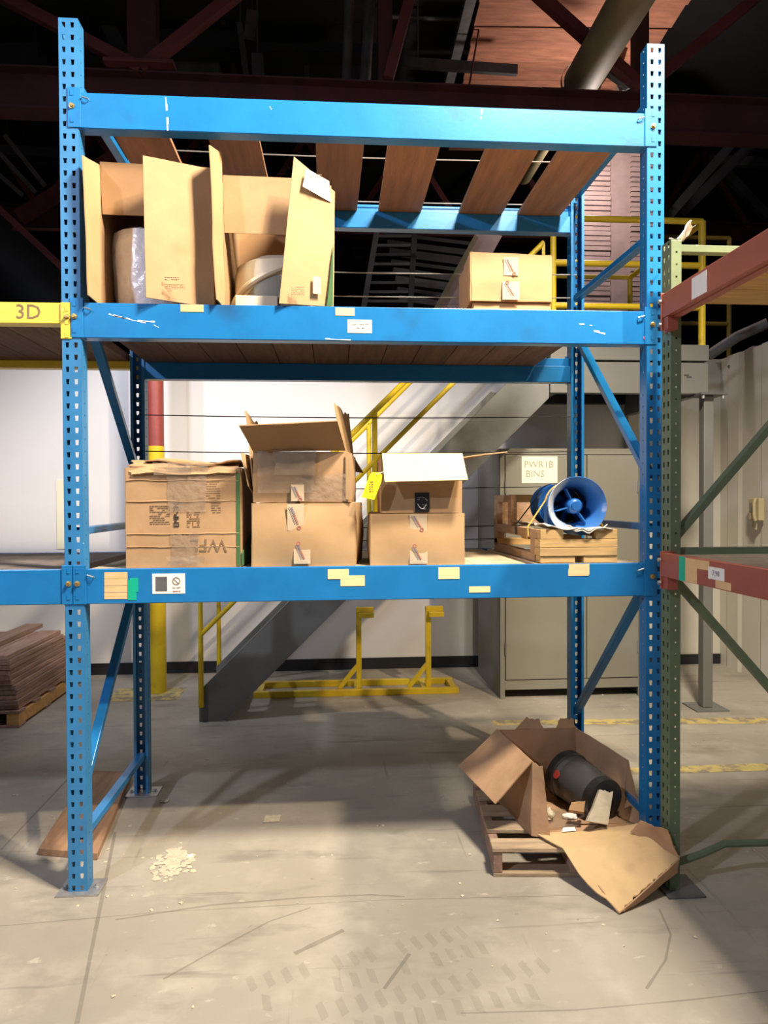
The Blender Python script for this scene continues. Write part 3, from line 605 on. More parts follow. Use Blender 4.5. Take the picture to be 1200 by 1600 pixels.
# cream tub
t = thing('plastic_tub', 'cream round plastic tub with a grey hollow, inside the second upper carton', 'tub', (.885, .33, Z2+.007))
zt = Z2+.007
MB().lathe([(.205, 0), (.215, .05), (.215, .19), (.205, .235), (.17, .262), (.08, .272), (0, .273)], (.885, .33, zt), (0, 0, 1), 40).build('shell', 'cream', t, smooth=True)
mb = MB(); pts = []
for i in range(25):
    a = PI*.98+PI*.60*i/24; pts.append((.885+.222*math.cos(a), .33+.222*math.sin(a), zt+.03+.175*i/24))
mb.tube(pts, .014, 8); mb.build('rib', 'cream', t, smooth=True)
mb = MB(); pr = []
for i in range(15):
    a = PI*1.28+PI*.36*i/14; top = zt+.155*math.sin(PI*(.18+.5*i/14)); p = V((.885+.2185*math.cos(a), .33+.2185*math.sin(a), 0)); pr.append((p, top))
for i in range(14):
    (p, tp), (q, tq) = pr[i], pr[i+1]; mb.quad(V((p.x, p.y, zt)), V((q.x, q.y, zt)), V((q.x, q.y, tq)), V((p.x, p.y, tp)))
mb.build('hollow', 'tub_in', t)
MB().box(.70, .885, .098, .112, zt, zt+.062).build('lip', 'cream', t, bevel=.004)
# --- cartons upper right
t = thing('carton', 'flattish carton under the taped one, right part of the upper shelf', 'box', (1.99, .6, Z2))
carton_walls(t, [(1.80, .31), (2.175, .31), (2.20, .68), (1.83, .68)], Z2, 2.600, 'card_y', .008, 61, top=True)
t = thing('carton', 'tan carton with a worn printed tape, topmost at the right on the upper shelf', 'box', (1.99, .5, 2.602))
carton_walls(t, [(1.785, .295), (2.175, .295), (2.20, .68), (1.80, .68)], 2.604, 2.83, 'card_y', .012, 71, top=True, zt=[2.836, 2.822, 2.822, 2.836], cr=.007)
logo_tape(t, 787, 810, 402, 430, .280, seed=12); logo_tape(t, 785, 812, 440, 468, .280, flip=-1, seed=13)

# ================================================================ FAN AND CRATE
t = thing('crate', 'pale pine shipping crate carrying the blue fan, right end of the lower shelf', 'crate', (2.215, .48, Z1))
z = Z1+.001
def pc(x0, x1, y0, y1, z0, z1, m, n='slat'): return MB().box(x0, x1, y0, y1, z+z0, z+z1).build(n, m, t, bevel=.002)
for a, b in ((2.045, 2.205), (2.245, 2.40)): pc(a, b, .05, .12, 0, .030, 'pine_x', 'block')
pc(2.042, 2.398, .045, .13, .031, .068, 'pine_x'); pc(2.042, 2.398, .045, .13, .069, .106, 'pine_x')
pc(2.045, 2.150, .045, .10, .107, .150, 'pine_x', 'block'); pc(2.300, 2.398, .045, .10, .107, .150, 'pine_x', 'block')
for x in (2.042, 2.36):
    pc(x, x+.038, .13, .93, 0, .040, 'pine_y', 'runner'); pc(x, x+.038, .10 if x < 2.1 else .10, .93, .107, .150, 'pine_y', 'runner')
    for ya in (.13, .86): pc(x, x+.038, ya, ya+.07, .040, .107, 'pine_y', 'post')
pc(2.042, 2.398, .85, .93, .031, .068, 'pine_x'); pc(2.08, 2.36, .40, .50, .088, .106, 'pine_x')
for x in (2.042, 2.36):
    pc(x, x+.03, .55, .62, .151, .310, 'pine_y', 'post'); pc(x, x+.03, .86, .93, .151, .310, 'pine_y', 'post'); pc(x, x+.03, .62, .86, .27, .31, 'pine_y', 'rail')
pc(2.042, 2.10, .93, .945, .0, .31, 'pine_y', 'board'); pc(2.10, 2.39, .93, .945, .15, .31, 'pine_y', 'board')
pc(2.072, 2.36, .58, .60, .27, .31, 'pine_x', 'rail')
t = thing('fan_blower', 'blue tube fan with a flared mouth and three vanes, lying on the pine crate', 'fan', (2.225, .3, Z1+.16))
fc = V((2.225, .075, Z1+.2555)); ax = V((.06, 1, 0)).normalized()
MB().lathe([(.082, .14), (.088, .075), (.102, .035), (.122, .008), (.132, .0), (.134, .004), (.126, .016), (.106, .042), (.094, .08), (.090, .14)], fc, ax, 48).build('bell_mouth', 'fan_inner', t, smooth=True)
MB().lathe([(.090, .12), (.090, .50), (.088, .50), (.086, .12)], fc, ax, 40).build('casing', 'fan_blue', t, smooth=True)
for h in (.13, .30, .48): MB().lathe([(.089, h), (.108, h), (.108, h+.008), (.089, h+.008)], fc, ax, 40).build('flange', 'fan_blue', t, smooth=True)
MB().lathe([(0, .015), (.020, .015), (.021, .022), (.020, .03), (.026, .032), (.034, .042), (.037, .06), (.037, .20), (0, .20)], fc, ax, 28).build('hub', 'fan_blue', t, smooth=True)
sx = ax.cross(V((0, 0, 1))).normalized(); sz = sx.cross(ax).normalized()
for ang in (118, 195, 302):
    a = math.radians(ang); d = sx*math.cos(a)+sz*math.sin(a); p0 = fc+ax*.07+d*.030; p1 = fc+ax*.055+d*.094
    MB().bar(p0, p1, .006, .05, ax).build('vane', 'fan_blue', t, bevel=.002)
MB().lathe([(0, .24), (.085, .24), (.085, .25), (0, .25)], fc, ax, 32).build('shade_disc', 'black', t)  # black disc added to make the inside of the casing look dark
for k in range(6):
    a = 2*PI*k/6+.3; d = sx*math.cos(a)+sz*math.sin(a); MB().bar(fc+ax*.19+d*.035, fc+ax*.19+d*.082, .004, .045, ax+d.cross(ax)*.8).build('blade', 'fan_blue', t)
for k in range(8):
    a = 2*PI*k/8; q = fc+ax*.125+(sx*math.cos(a)+sz*math.sin(a))*.100; MB().lathe([(0, .006), (.007, .006), (.007, 0)], q, -ax, 6).build('bolt', 'galv', t)
MB().box(2.15, 2.19, .28, .34, Z1+.155, Z1+.24).build('junction_box', 'fan_blue', t, bevel=.004)
# foam wrap under the fan and straps
mb = MB(); n0 = 22
def fz(u, v): return Z1+.152+.012*abs(math.sin(u*9+v*3))+(.018 if .3 < u < .7 else 0)*0
rows = []
for j in range(15):
    v = j/14; y = .03+.62*v; row = []
    for i in range(n0+1):
        u = i/n0; x = 2.075+.30*u+(.0 if v > .3 else .0)
        sag = -.030*math.exp(-((u-.62)/.22)**2)*max(0, 1-v*5); lift = .028*math.exp(-((u-.0)/.14)**2)*(.4+.6*noise.noise(V((v*6, 1, 0)))+.5*v)
        row.append(V((x-.02*(1-u)*math.sin(v*9), y+.01*math.sin(u*14), Z1+.1545+sag*.0+lift+.004*math.sin(u*17+v*8))))
    rows.append(row)
for r in rows: mb.v += r
for j in range(14):
    for i in range(n0): q = j*(n0+1)+i; mb.f.append((q, q+1, q+n0+2, q+n0+1))
solo(mb, 'foam_sheet', 'foam', 'crumpled white foam sheet under the blue fan, on the pine crate', 'foam sheet', loc=(2.22, .3, Z1+.153), smooth=True, solid=.004)
mb = MB(); pts = []
for i in range(21): pts.append(V((2.155+.19*i/20, .028, Z1+.170-.028*math.sin(PI*i/20)+.006*math.sin(i))))
for off in (0, .010):
    mb.tube([p+V((0, 0, off*math.sin(PI*i/20)-.002)) for i, p in enumerate(pts)], .003, 6)
solo(mb, 'foam_edge', 'foam', 'curled white foam strip hanging in front of the fan\'s mouth', 'foam strip', loc=(2.25, .03, Z1+.15), smooth=True)
def ring_strap(y, m, lab):
    mb = MB(); c = fc+ax*(y-.075); pts = [V((2.037, c.y-.02, Z1+.112)), V((2.036, c.y-.01, Z1+.155))]
    for i in range(13):
        a = PI*.93-PI*.86*i/12; pts.append(c+sx*math.cos(a)*.112+sz*math.sin(a)*.112)
    pts += [V((2.403, c.y, Z1+.155)), V((2.404, c.y, Z1+.112))]
    for i in range(len(pts)-1): mb.bar(pts[i], pts[i+1], .020, .0022, pts[i+1]-pts[i] == V() and V((0, 0, 1)) or (pts[i+1]-pts[i]).cross(V((0, 1, 0))))
    return solo(mb, 'strap', m, lab, 'strap', loc=(2.22, y, Z1+.11))
ring_strap(.235, 'strap', 'yellow strap holding the blue fan to the crate, just behind the flared mouth')
ring_strap(.46, 'dark_metal', 'dark strap over the back end of the blue fan')

# ================================================================ TORN BOX ON PALLET (FLOOR)
t = thing('pallet', 'small worn wooden pallet on the floor under the torn open box', 'pallet', (2.2, .35, 0))
pa = math.radians(-5); po = V((1.815, -.015, 0)); pu = V((math.cos(pa), math.sin(pa), 0)); pv = V((-math.sin(pa), math.cos(pa), 0))
def pb(u0, u1, v0, v1, z0, z1, n, m='pallet'):
    q = [po+pu*u+pv*v for u, v in ((u0, v0), (u1, v0), (u1, v1), (u0, v1))]
    return MB().hexa([V((p.x, p.y, z0)) for p in q]+[V((p.x, p.y, z1)) for p in q]).build(n, m, t, bevel=.003)
for u in (0, .335, .66): pb(u, u+.04, 0, .80, .018, .110, 'stringer', 'lumber')
for v in (0, .36, .71): pb(0, .70, v, v+.09, 0, .0175, 'bottom_board')
for v in (-.005, .17, .345, .52, .70): pb(-.005, .705, v, v+.095, .1105, .130, 'deck_board')
# the box
t = thing('torn_carton', 'big torn brown carton spilling open on the small floor pallet', 'box', (2.25, .3, .131))
zb = .136
BL, BR = P(778, 1140, .55), P(900, 1137, .60)
FLt = P(832, 1190, .10)
FL0 = V((2.01, .07, zb)); BL0 = V((1.93, .52, zb)); BR0 = V((2.40, .62, zb)); FR0 = V((2.49, .10, zb))
RM = P(982, 1188, .36); RF = P(1004, 1283, .06)
MB().panel([FL0, FR0, BR0, BL0], .006, 12, 12, .001, 4).build('bottom', 'card_floor', t, smooth=True)
MB().panel([BL0, BR0, BR, BL], .006, 14, 10, .012, 2, .02).build('back_wall', 'card_floor', t, smooth=True)
MB().panel([BR0, FR0+V((0, .10, 0)), RM, BR], .006, 12, 12, .012, 6).build('right_wall', 'card_floor', t, smooth=True)
MB().panel([FR0+V((0, .10, 0)), FR0+V((.06, -.03, .01)), RF, RM], .006, 8, 12, .008, 7, .08).build('right_wall', 'card_floor', t, smooth=True)
MB().panel([BL0, FL0, FLt, BL], .006, 10, 10, .006, 8).build('left_wall', 'card_floor', t, smooth=True)
MB().panel([FL0, FL0+V((.075, -.035, -.0)), P(848, 1196, .06), FLt], .006, 6, 12, .008, 9, .05).build('front_remnant', 'card_floor', t, smooth=True)
MB().panel([P(775, 1257, .10), P(832, 1190, .095), P(778, 1140, .55), P(716, 1197, .50)], .006, 12, 12, .008, 11, .01).build('flap', 'card_floor', t, smooth=True, label='large left flap folded outwards')
MB().panel([P(805, 1140, .58), P(850, 1139, .59), P(842, 1122, .66), P(822, 1120, .66)], .006, 6, 5, .01, 12, .3).build('flap', 'card_floor', t, smooth=True)
MB().panel([P(868, 1139, .59), P(900, 1137, .60), P(896, 1120, .70), P(874, 1123, .66)], .006, 6, 5, .01, 13, .3).build('flap', 'card_floor', t, smooth=True)
# big front flap falling from the pallet to the floor
mb = MB()
A, B_, Cc, Dd = P(838, 1312, .06), P(990, 1288, .08), P(1062, 1338, -.225), P(968, 1427, -.33)
nx, ny = 30, 26
def fpnt(u, v):
    e0 = A.lerp(B_, u); e1 = PZ(845+0, 1318, .12).lerp(V((0, 0, 0)), 0)
    lo = V(Dd).lerp(Cc, u); p = e0.lerp(lo, v)
    p = p+V((0, 0, .045*math.sin(PI*v)*(.5+.5*u)))
    p.x -= .035*math.sin(PI*v)*u*u
    p.z += .020*noise.noise(p*6)+.012*noise.noise(p*15)+.004*noise.noise(p*40)
    edge = -.015-.0875*(p.x-1.815)-.035
    if p.y > edge: p.z = max(p.z, .142+.004*noise.noise(p*9))
    elif p.y > edge-.12: p.z = max(p.z, .142-(edge-p.y)*1.0)
    return p
base = []
for sd in (0, 1):
    for j in range(ny+1):
        for i in range(nx+1):
            u, v = i/nx, j/ny
            if j == ny: v += .035*noise.noise(V((i*.8, 2, 0)))
            p = fpnt(u, v); p.z = max(p.z, .006)+(.005 if sd else 0); mb.v.append(p)
K = (nx+1)*(ny+1); Wd = nx+1
for j in range(ny):
    for i in range(nx): q = j*Wd+i; mb.f.append((q, q+Wd, q+Wd+1, q+1)); q += K; mb.f.append((q, q+1, q+Wd+1, q+Wd))
ring = [j for j in range(nx)]+[nx+Wd*j for j in range(ny)]+[Wd*ny+nx-i for i in range(nx)]+[Wd*(ny-j) for j in range(ny)]
for i in range(len(ring)): q, r = ring[i], ring[(i+1) % len(ring)]; mb.f.append((q, r, r+K, q+K))
mb.build('flap', 'card_flap', t, smooth=True, label='wide front flap fallen onto the floor')
MB().panel([P(985, 1300, -.06), P(1062, 1342, -.23), P(1044, 1296, -.205), P(1000, 1282, -.09)], .006, 10, 6, .010, 15, .08).build('flap', 'card_floor', t, smooth=True)
MB().panel([P(968, 1427, -.335), P(1062, 1341, -.23), P(1060, 1362, -.22), P(985, 1420, -.28)], .005, 10, 3, .004, 16, .1).build('fold', 'card_floor', t, smooth=True)
MB().panel([P(925, 1372, -.18), P(968, 1427, -.335), P(964, 1412, -.28), P(930, 1365, -.14)], .005, 8, 3, .006, 17, .2).build('fold', 'card_floor', t, smooth=True)
MB().panel([P(900, 1286, .14), P(975, 1288, .14), P(985, 1280, .22), P(905, 1276, .24)], .006, 6, 4, .002, 18).build('pad', 'card_floor', t, smooth=True)
# motor housing
m0, m1 = P(884, 1222, .44), P(944, 1262, .18); m0.z, m1.z = .262, .236
t = thing('motor_housing', 'dark grey cylindrical motor with a red emblem, lying in the torn floor carton', 'motor', (m0.x, m0.y, .145))
axm = (m1-m0).normalized(); Lm = (m1-m0).length
MB().lathe([(0, -.03), (.09, -.03), (.112, -.015), (.115, 0), (.115, .05), (.108, .06), (.108, .07), (.113, .078), (.110, Lm*.55), (.100, Lm*.82), (.088, Lm*.95), (.0, Lm)], m0, axm, 40).build('housing', 'motor', t, smooth=True)
MB().lathe([(.117, -.012), (.123, -.006), (.123, .034), (.117, .04)], m0, axm, 40).build('rim', 'black', t, smooth=True)
MB().lathe([(.101, Lm*.86), (.104, Lm*.88), (.102, Lm*1.02), (.06, Lm*1.07), (0, Lm*1.07)], m0, axm, 32).build('end_cap', 'black', t, smooth=True)
e = m0+axm*.055; side = (CAM-e); side = (side-axm*side.dot(axm)).normalized(); side = (side*.86+axm.cross(side)*-.0+V((-.3, 0, -.1))).normalized(); side = (side-axm*side.dot(axm)).normalized()
MB().lathe([(0, .004), (.020, .004), (.021, 0)], e+side*.112, side, 20).build('emblem', 'red', t)
# packing pieces
mb = MB().panel([P(915, 1283, .06), P(948, 1289, .05), P(957, 1236, .10), P(936, 1234, .12)], .03, 8, 8, .012, 4, .1)
solo(mb, 'packing_foam', 'packing', 'upright piece of beige packing foam in front of the motor', 'packing foam', loc=P(930, 1286, .06), smooth=True)
mb = MB().panel([P(888, 1268, .12), P(912, 1272, .10), P(914, 1253, .14), P(892, 1255, .15)], .02, 6, 6, .01, 5, .1)
solo(mb, 'packing_foam', 'card_in', 'small brownish packing piece left of the upright foam piece', 'packing foam', loc=P(900, 1272, .1), smooth=True)
def blob(c, r, m, lab, cat, seed, name, sq=(1, 1, .5)):
    mb = MB(); n = 14; k = 8; c = V(c)
    for j in range(k+1):
        ph = PI*j/k
        for i in range(n):
            th = 2*PI*i/n; d = V((math.sin(ph)*math.cos(th), math.sin(ph)*math.sin(th), math.cos(ph))); q = r*(1+.55*noise.noise(d*2.3+V((seed, 0, 0))))
            mb.v.append(c+V((d.x*q*sq[0], d.y*q*sq[1], max(-r*sq[2]*.8, d.z*q*sq[2]))))
    for j in range(k):
        for i in range(n): mb.f.append((j*n+i, j*n+(i+1) % n, (j+1)*n+(i+1) % n, (j+1)*n+i))
    return solo(mb, name, m, lab, cat, loc=c, smooth=False)
blob(PZ(856, 1273, .17), .030, 'debris', 'crumpled cream paper wad behind the front remnant of the torn carton', 'paper', 1, 'paper_wad', (1, 1, .9))
blob(PZ(890, 1275, .15), .024, 'paper', 'flat white scrap beside the beige packing foam in the torn carton', 'scrap', 2, 'paper_scrap', (1.5, 1, .4))
MB_ = MB().panel([PZ(852, 1296, .150), PZ(905, 1290, .150), PZ(880, 1262, .150), PZ(850, 1262, .158)], .002, 8, 6, .008, 6, .1, fs=14)
solo(MB_, 'plastic_bag', 'tape', 'clear plastic bag lying flat on the bottom of the torn carton', 'plastic bag', loc=PZ(875, 1282, .145), smooth=True)
MB_ = MB().panel([PZ(878, 1300, .152), PZ(900, 1298, .152), PZ(898, 1292, .152), PZ(880, 1293, .152)], .001, 3, 3, .001, 6)
solo(MB_, 'paper_slip', 'paper', 'small white paper slip at the front of the torn carton', 'paper', loc=PZ(890, 1297, .15))

# ================================================================ GREEN AND RED RACK (right)
G = thing('pallet_rack', 'green-framed pallet rack with red beams, standing at right angles beside the blue rack', 'rack', (2.54, -.15, 0))
gx, gy = 2.528, -.192
u = upright(gx, gy, 1, 'green', G, h=2.735, w=.082, d=.042, ax=1)
MB().box(gx-.03, gx+.13, gy-.055, gy+.12, 0, .008).build('base_plate', 'mid_metal', u, bevel=.001)
u2 = upright(gx+1.02, gy, 1, 'green', G, h=2.735, w=.082, d=.042, ax=1)
MB().box(gx+.98, gx+1.10, gy-.02, gy+.10, 0, .008).build('base_plate', 'mid_metal', u2, bevel=.001)
gc = gy+.041
def gbr(a, b, hh=.042): MB().bar((a[0], gc, a[1]), (b[0], gc, b[1]), .03, hh, (0, 1, 0)).build('brace', 'green', G, bevel=.002)
gbr((gx+.042, 2.705), (gx+1.02, 2.705)); gbr((gx+.042, 1.435), (gx+1.02, 1.435), .04); gbr((gx+.042, 1.50), (gx+1.02, 2.60), .045); gbr((gx+.05, 1.30), (gx+1.02, .22), .045)
MB().tube([(gx+.042, gc, .10), (gx+.16, gc, .135), (gx+.26, gc, .175), (gx+1.02, gc, .165)], .016, 8).build('brace', 'green', G, smooth=True)
for zt, nm in ((2.503, 'u'), (1.432, 'l')):
    mb = MB(); x = 2.486; hh = .098
    mb.hexa([(x, -2.75, zt-hh), (x+.028, -2.75, zt-hh), (x+.028, gy, zt-hh), (x, gy, zt-hh), (x, -2.75, zt), (x+.028, -2.75, zt), (x+.028, gy, zt), (x, gy, zt)])
    mb.box(x+.028, x+.062, -2.75, gy, zt-hh-.004, zt-.045)
    b = mb.build('beam', 'red_rack', G, bevel=.002)
    MB().box(x-.004, x+.060, gy-.004, gy+.001, zt-.150, zt+.006).build('connector', 'red_rack', b, bevel=.0015)
    MB().box(x+.036, x+.042, gy, gy+.050, zt-.150, zt+.006).build('connector', 'red_rack', b, bevel=.0015)
    MB().box(x+.006, x+.05, gy-.045, gy-.004, zt-.150, zt-hh).build('bracket', 'red_rack', b, bevel=.0015)
    for dz in (-.03, -.125): MB().lathe([(0, .010), (.008, .010), (.009, 0)], (x-.004, gy-.002, zt+dz), (-1, 0, 0), 10).build('bolt', 'galv', b)
    def xp(px, py):
        d = fw + RT*((px-600)/FPX) - UP*((py-800)/FPX); xx = x-.0012; return CAM + d*((xx-CAM.x)/d.x)
    def side_patch(px0, px1, z0, z1, m, n='tape_patch', dx=0, label=None):
        ya, yb = xp(px0, 900 if nm == 'l' else 440).y, xp(px1, 900 if nm == 'l' else 440).y
        return MB().box(x-.0018-dx, x-.0006-dx*.5, min(ya, yb), max(ya, yb), zt-z1, zt-z0).build(n, m, b, label=label), ya, yb
    if nm == 'u':
        side_patch(1081, 1104, .012, .092, 'paper', 'paper_label', label='torn white paper label')
    else:
        side_patch(1061, 1071, .001, .097, 'teal', label='teal tape'); side_patch(1071, 1089, .004, .096, 'card_tag'); side_patch(1089, 1108, .004, .038, 'card_tag')
        _, ya, yb = side_patch(1107, 1132, .022, .066, 'paper', 'paper_label', .001, label='white handwritten label')
        text('7:98', .028, (x-.0035, (ya+yb)/2, zt-.044), (0, -1, 0), (0, 0, 1), 'ink_blue', b, 'handwriting')
        side_patch(1118, 1142, .067, .094, 'card_tag')
    # rear beam out of view and its deck
    MB().box(gx+1.0, gx+1.05, -2.75, gy, zt-.10, zt).build('beam', 'red_rack', G, bevel=.002)
    t = thing('plank_deck', 'pale wooden deck lying on the %s red beams' % ('upper' if nm == 'u' else 'lower'), 'shelf deck', (3.0, -1.5, zt-.045)); y = -.22; k = 0
    while y > -2.6:
        MB().box(2.516, gx+.998, y-.20, y-.004, zt-.044, zt-.008).build('plank', 'ply' if nm == 'l' else 'orange_wood', t, bevel=.0015); y -= .20; k += 1
mb = MB().panel([(gx+.03, gy+.01, 2.738), (gx+.075, gy+.05, 2.745), (gx+.115, gy+.06, 2.80), (gx+.085, gy+.0, 2.815)], .006, 5, 6, .014, 3, .1, fs=18)
mb.panel([(gx-.01, gy, 2.738), (gx+.06, gy+.05, 2.738), (gx+.06, gy+.06, 2.75), (gx+.0, gy+.02, 2.745)], .004, 4, 3, .006, 5, .1, fs=18)
solo(mb, 'plastic_scrap', 'plastic', 'scrap of shiny clear plastic sticking up from the green upright\'s top', 'plastic scrap', loc=(gx+.02, gy+.03, 2.737), smooth=True)

# ================================================================ STAIR, PLATFORM, RAILS
t = thing('staircase', 'grey steel staircase with yellow handrails rising to the right behind the rack', 'stairs', (.12, 2.7, 0))
ys0, ys1 = 2.30, 3.08
def stringer(y):
    th = .055
    prof = [(.115, 0), (.29, 0), (2.79, 2.45), (2.79, 2.60), (2.52, 2.60), (.115, .22)]
    mb = MB()
    for yy in (y, y+.008): mb.v += [V((px, yy, pz)) for px, pz in prof]
    n = len(prof); mb.f = [tuple(range(n)), tuple(range(n, 2*n))[::-1]]+[(i, (i+1) % n, n+(i+1) % n, n+i) for i in range(n)]
    # channel flanges
    mb.bar((.115, y+.03, .225), (2.52, y+.03, 2.605), .06, .008, (0, 0, 1)); mb.bar((.30, y+.03, .006), (2.79, y+.03, 2.446), .06, .008, (0, 0, 1))
    return mb.build('stringer', 'grey_steel', t)
stringer(ys0); stringer(ys1)
for k in range(11):
    zz = .235*(k+1)-.02; xx = .20+.235*(k+1)/.975
    xm = .30+.235*k/.98; zm = (xm-.2)*.98+.12; MB().box(xm-.085, xm+.085, ys0+.01, ys1, zm-.03, zm).build('tread', 'grey_steel', t)
def rail_side(y, dz=0):
    mb = MB(); top = [(.135, y, .60+.42), (2.75, y, 3.62), (2.75, y, 3.05)]
    T = [(.135, y, .12), (.135, y, 1.03), (2.74, y, 3.62), (2.74, y, 2.62)]
    MB().tube(T, .021, 10).build('handrail', 'yellow', t, smooth=True)
    MB().tube([(.135, y, .66), (2.74, y, 3.24)], .019, 10).build('mid_rail', 'yellow', t, smooth=True)
    for x in (1.44, ): MB().tube([(x, y, .22+.975*(x-.115)), (x, y, 1.03+.994*(x-.135))], .021, 10).build('rail_post', 'yellow', t, smooth=True)
rail_side(ys0-.025); rail_side(ys1+.035)
t = thing('mezzanine_platform', 'grey steel mezzanine platform edge at the stair top, above the grey cabinet', 'platform', (3.4, 3.0, 2.48))
MB().box(2.80, 4.065, 2.29, 2.36, 2.735, 2.86).build('fascia', 'plat_grey', t, bevel=.004)
MB().box(2.80, 4.065, 2.30, 2.37, 2.48, 2.722).build('channel_beam', 'plat_grey', t, bevel=.004)
for x in (2.80, 4.0): MB().box(x, x+.07, 2.37, 3.74, 2.48, 2.722).build('channel_beam', 'plat_grey', t, bevel=.004)
MB().box(2.80, 4.065, 2.36, 3.74, 2.725, 2.745).build('deck_plate', 'dark_metal', t)
for q in ((1073, 586), (1077, 589)):
    p = P(*q, 2.297); MB().box(p.x-.02, p.x+.02, 2.297, 2.301, p.z-.004, p.z+.004).build('chalk_mark', 'ink', t)
mb = MB(); MB().box(2.82, 4.02, 3.72, 3.83, 2.60, 2.72).build('shade_bar', 'dark_metal', t); t2 = thing('platform_column', 'grey square steel post with base plate, holding up the platform\'s right end', 'column', (4.06, 2.33, 0))  # dark bar added as the band of shade on the wall under the platform
MB().box(4.02, 4.10, 2.28, 2.36, .012, 2.463).build('post', 'plat_grey', t2, bevel=.006)
MB().box(3.93, 4.19, 2.20, 2.44, 0, .012).build('base_plate', 'plat_grey', t2); MB().box(3.96, 4.18, 2.22, 2.42, 2.464, 2.479).build('top_plate', 'mid_metal', t2)
for x in (3.99, 4.15): MB().lathe([(0, 0), (.012, 0), (.012, -.03), (0, -.03)], (x, 2.24, 2.464), (0, 0, 1), 8).build('bolt', 'galv', t2)
t = thing('guard_rail', 'yellow pipe guard rail around the mezzanine platform, high at the right', 'railing', (3.4, 2.35, 2.86))
def yr(pts, n='rail', r=.024): MB().tube(pts, r, 10).build(n, 'yellow', t, smooth=True)
y = 2.335
yr([(2.835, y, 2.861), (2.835, y, 3.70)], 'post'); yr([(4.03, y, 2.861), (4.03, y, 3.835)], 'post', .027)
yr([(2.835, y, 3.835), (4.03, y, 3.835)]) ; yr([(2.835, y, 3.70), (2.835, y, 3.835)], 'post'); yr([(2.835, y, 3.49), (4.03, y, 3.49)]); yr([(2.835, y, 3.16), (4.03, y, 3.16)])
yr([(4.03, y, 3.82), (4.03, 3.68, 3.82)]); yr([(4.03, y, 3.40), (4.03, 3.68, 3.40)]); yr([(4.03, 3.68, 2.745), (4.03, 3.68, 3.82)], 'post')
yr([(4.03, 3.68, 3.82), (2.66, 3.68, 3.82)], r=.02); yr([(2.66, 3.68, 3.82), (2.66, 3.68, 3.0)], 'post', .02); yr([(4.03, 3.68, 3.40), (2.66, 3.68, 3.40)], r=.02)
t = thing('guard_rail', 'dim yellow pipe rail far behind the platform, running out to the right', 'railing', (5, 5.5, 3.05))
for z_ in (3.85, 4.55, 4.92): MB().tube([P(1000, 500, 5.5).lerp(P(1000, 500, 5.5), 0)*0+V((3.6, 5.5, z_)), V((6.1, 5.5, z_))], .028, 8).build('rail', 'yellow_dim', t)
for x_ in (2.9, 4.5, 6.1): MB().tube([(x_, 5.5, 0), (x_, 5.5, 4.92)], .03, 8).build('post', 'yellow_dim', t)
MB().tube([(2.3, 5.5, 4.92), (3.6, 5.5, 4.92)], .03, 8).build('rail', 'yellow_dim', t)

# ================================================================ THINGS AGAINST THE BACK WALL
t = thing('metal_cabinet', 'large grey two-door metal cabinet standing behind the rack at the right', 'cabinet', (3.1, 3.0, 0))
X0, X1, Y0, Y1, ZT = 2.50, 3.72, 2.70, 3.58, 2.06
MB().box(X0, X0+.018, Y0, Y1, 0, ZT).build('side_panel', 'cab_side', t); MB().box(X1-.018, X1, Y0, Y1, 0, ZT).build('side_panel', 'cab_side', t)
MB().box(X0+.018, X1-.018, Y0+.03, Y1, .13, .16).build('bottom_panel', 'cab', t); MB().box(X0, X1, Y0-.002, Y1, ZT, ZT+.02).build('top_panel', 'cab', t, bevel=.003)
MB().box(X0+.018, X1-.018, Y1-.02, Y1, .1, ZT).build('back_panel', 'cab_side', t)
MB().box(X0+.0, X0+.04, Y0-.003, Y0+.02, 0, ZT).build('frame_post', 'cab', t, bevel=.002); MB().box(X1-.04, X1, Y0-.003, Y0+.02, 0, ZT).build('frame_post', 'cab', t, bevel=.002)
MB().box(X0+.04, X1-.04, Y0-.003, Y0+.02, .075, .155).build('frame_rail', 'cab', t, bevel=.002); MB().box(X0+.04, X1-.04, Y0-.003, Y0+.02, ZT-.03, ZT).build('frame_rail', 'cab', t, bevel=.002)
for a, b, lx in ((X0+.045, (X0+X1)/2+.12, X0+.045), ((X0+X1)/2+.126, X1-.045, X1-.05)):
    d = MB().box(a, b, Y0-.012, Y0+.008, .162, ZT-.036).build('door', 'cab', t, bevel=.003)
    for z_ in (.42, 1.05, 1.76): MB().tube([(lx, Y0-.014, z_-.05), (lx, Y0-.014, z_+.05)], .008, 8).build('hinge', 'cab_side', d)
sg = solo(MB().box(*(lambda a, b: (a.x, b.x, Y0-.016, Y0-.0125, b.z, a.z))(P(815, 713, 2.685), P(871, 755, 2.685))), 'paper_sign', 'sign', 'cream paper sign with two handwritten lines, taped to the grey cabinet door', 'sign', loc=(2.83, Y0-.013, 1.9))
text('PWR1B', .078, P(842, 726, 2.682), (1, 0, 0), (0, 0, 1), 'ink_grey', sg, 'handwriting'); text('BINS', .078, P(836, 740.5, 2.682), (1, 0, 0), (0, 0, 1), 'ink_grey', sg, 'handwriting')
# column
t = thing('building_column', 'slim round building column, dark red above and yellow below, left of the stairs', 'column', (-.40, 3.18, 0))
MB().lathe([(.072, 0), (.072, 2.13)], (-.40, 3.18, 0), (0, 0, 1), 24).build('yellow_sleeve', 'yellow', t, smooth=True)
MB().lathe([(.070, 2.13), (.070, 4.94)], (-.40, 3.18, 0), (0, 0, 1), 24).build('shaft', 'col_red', t, smooth=True)
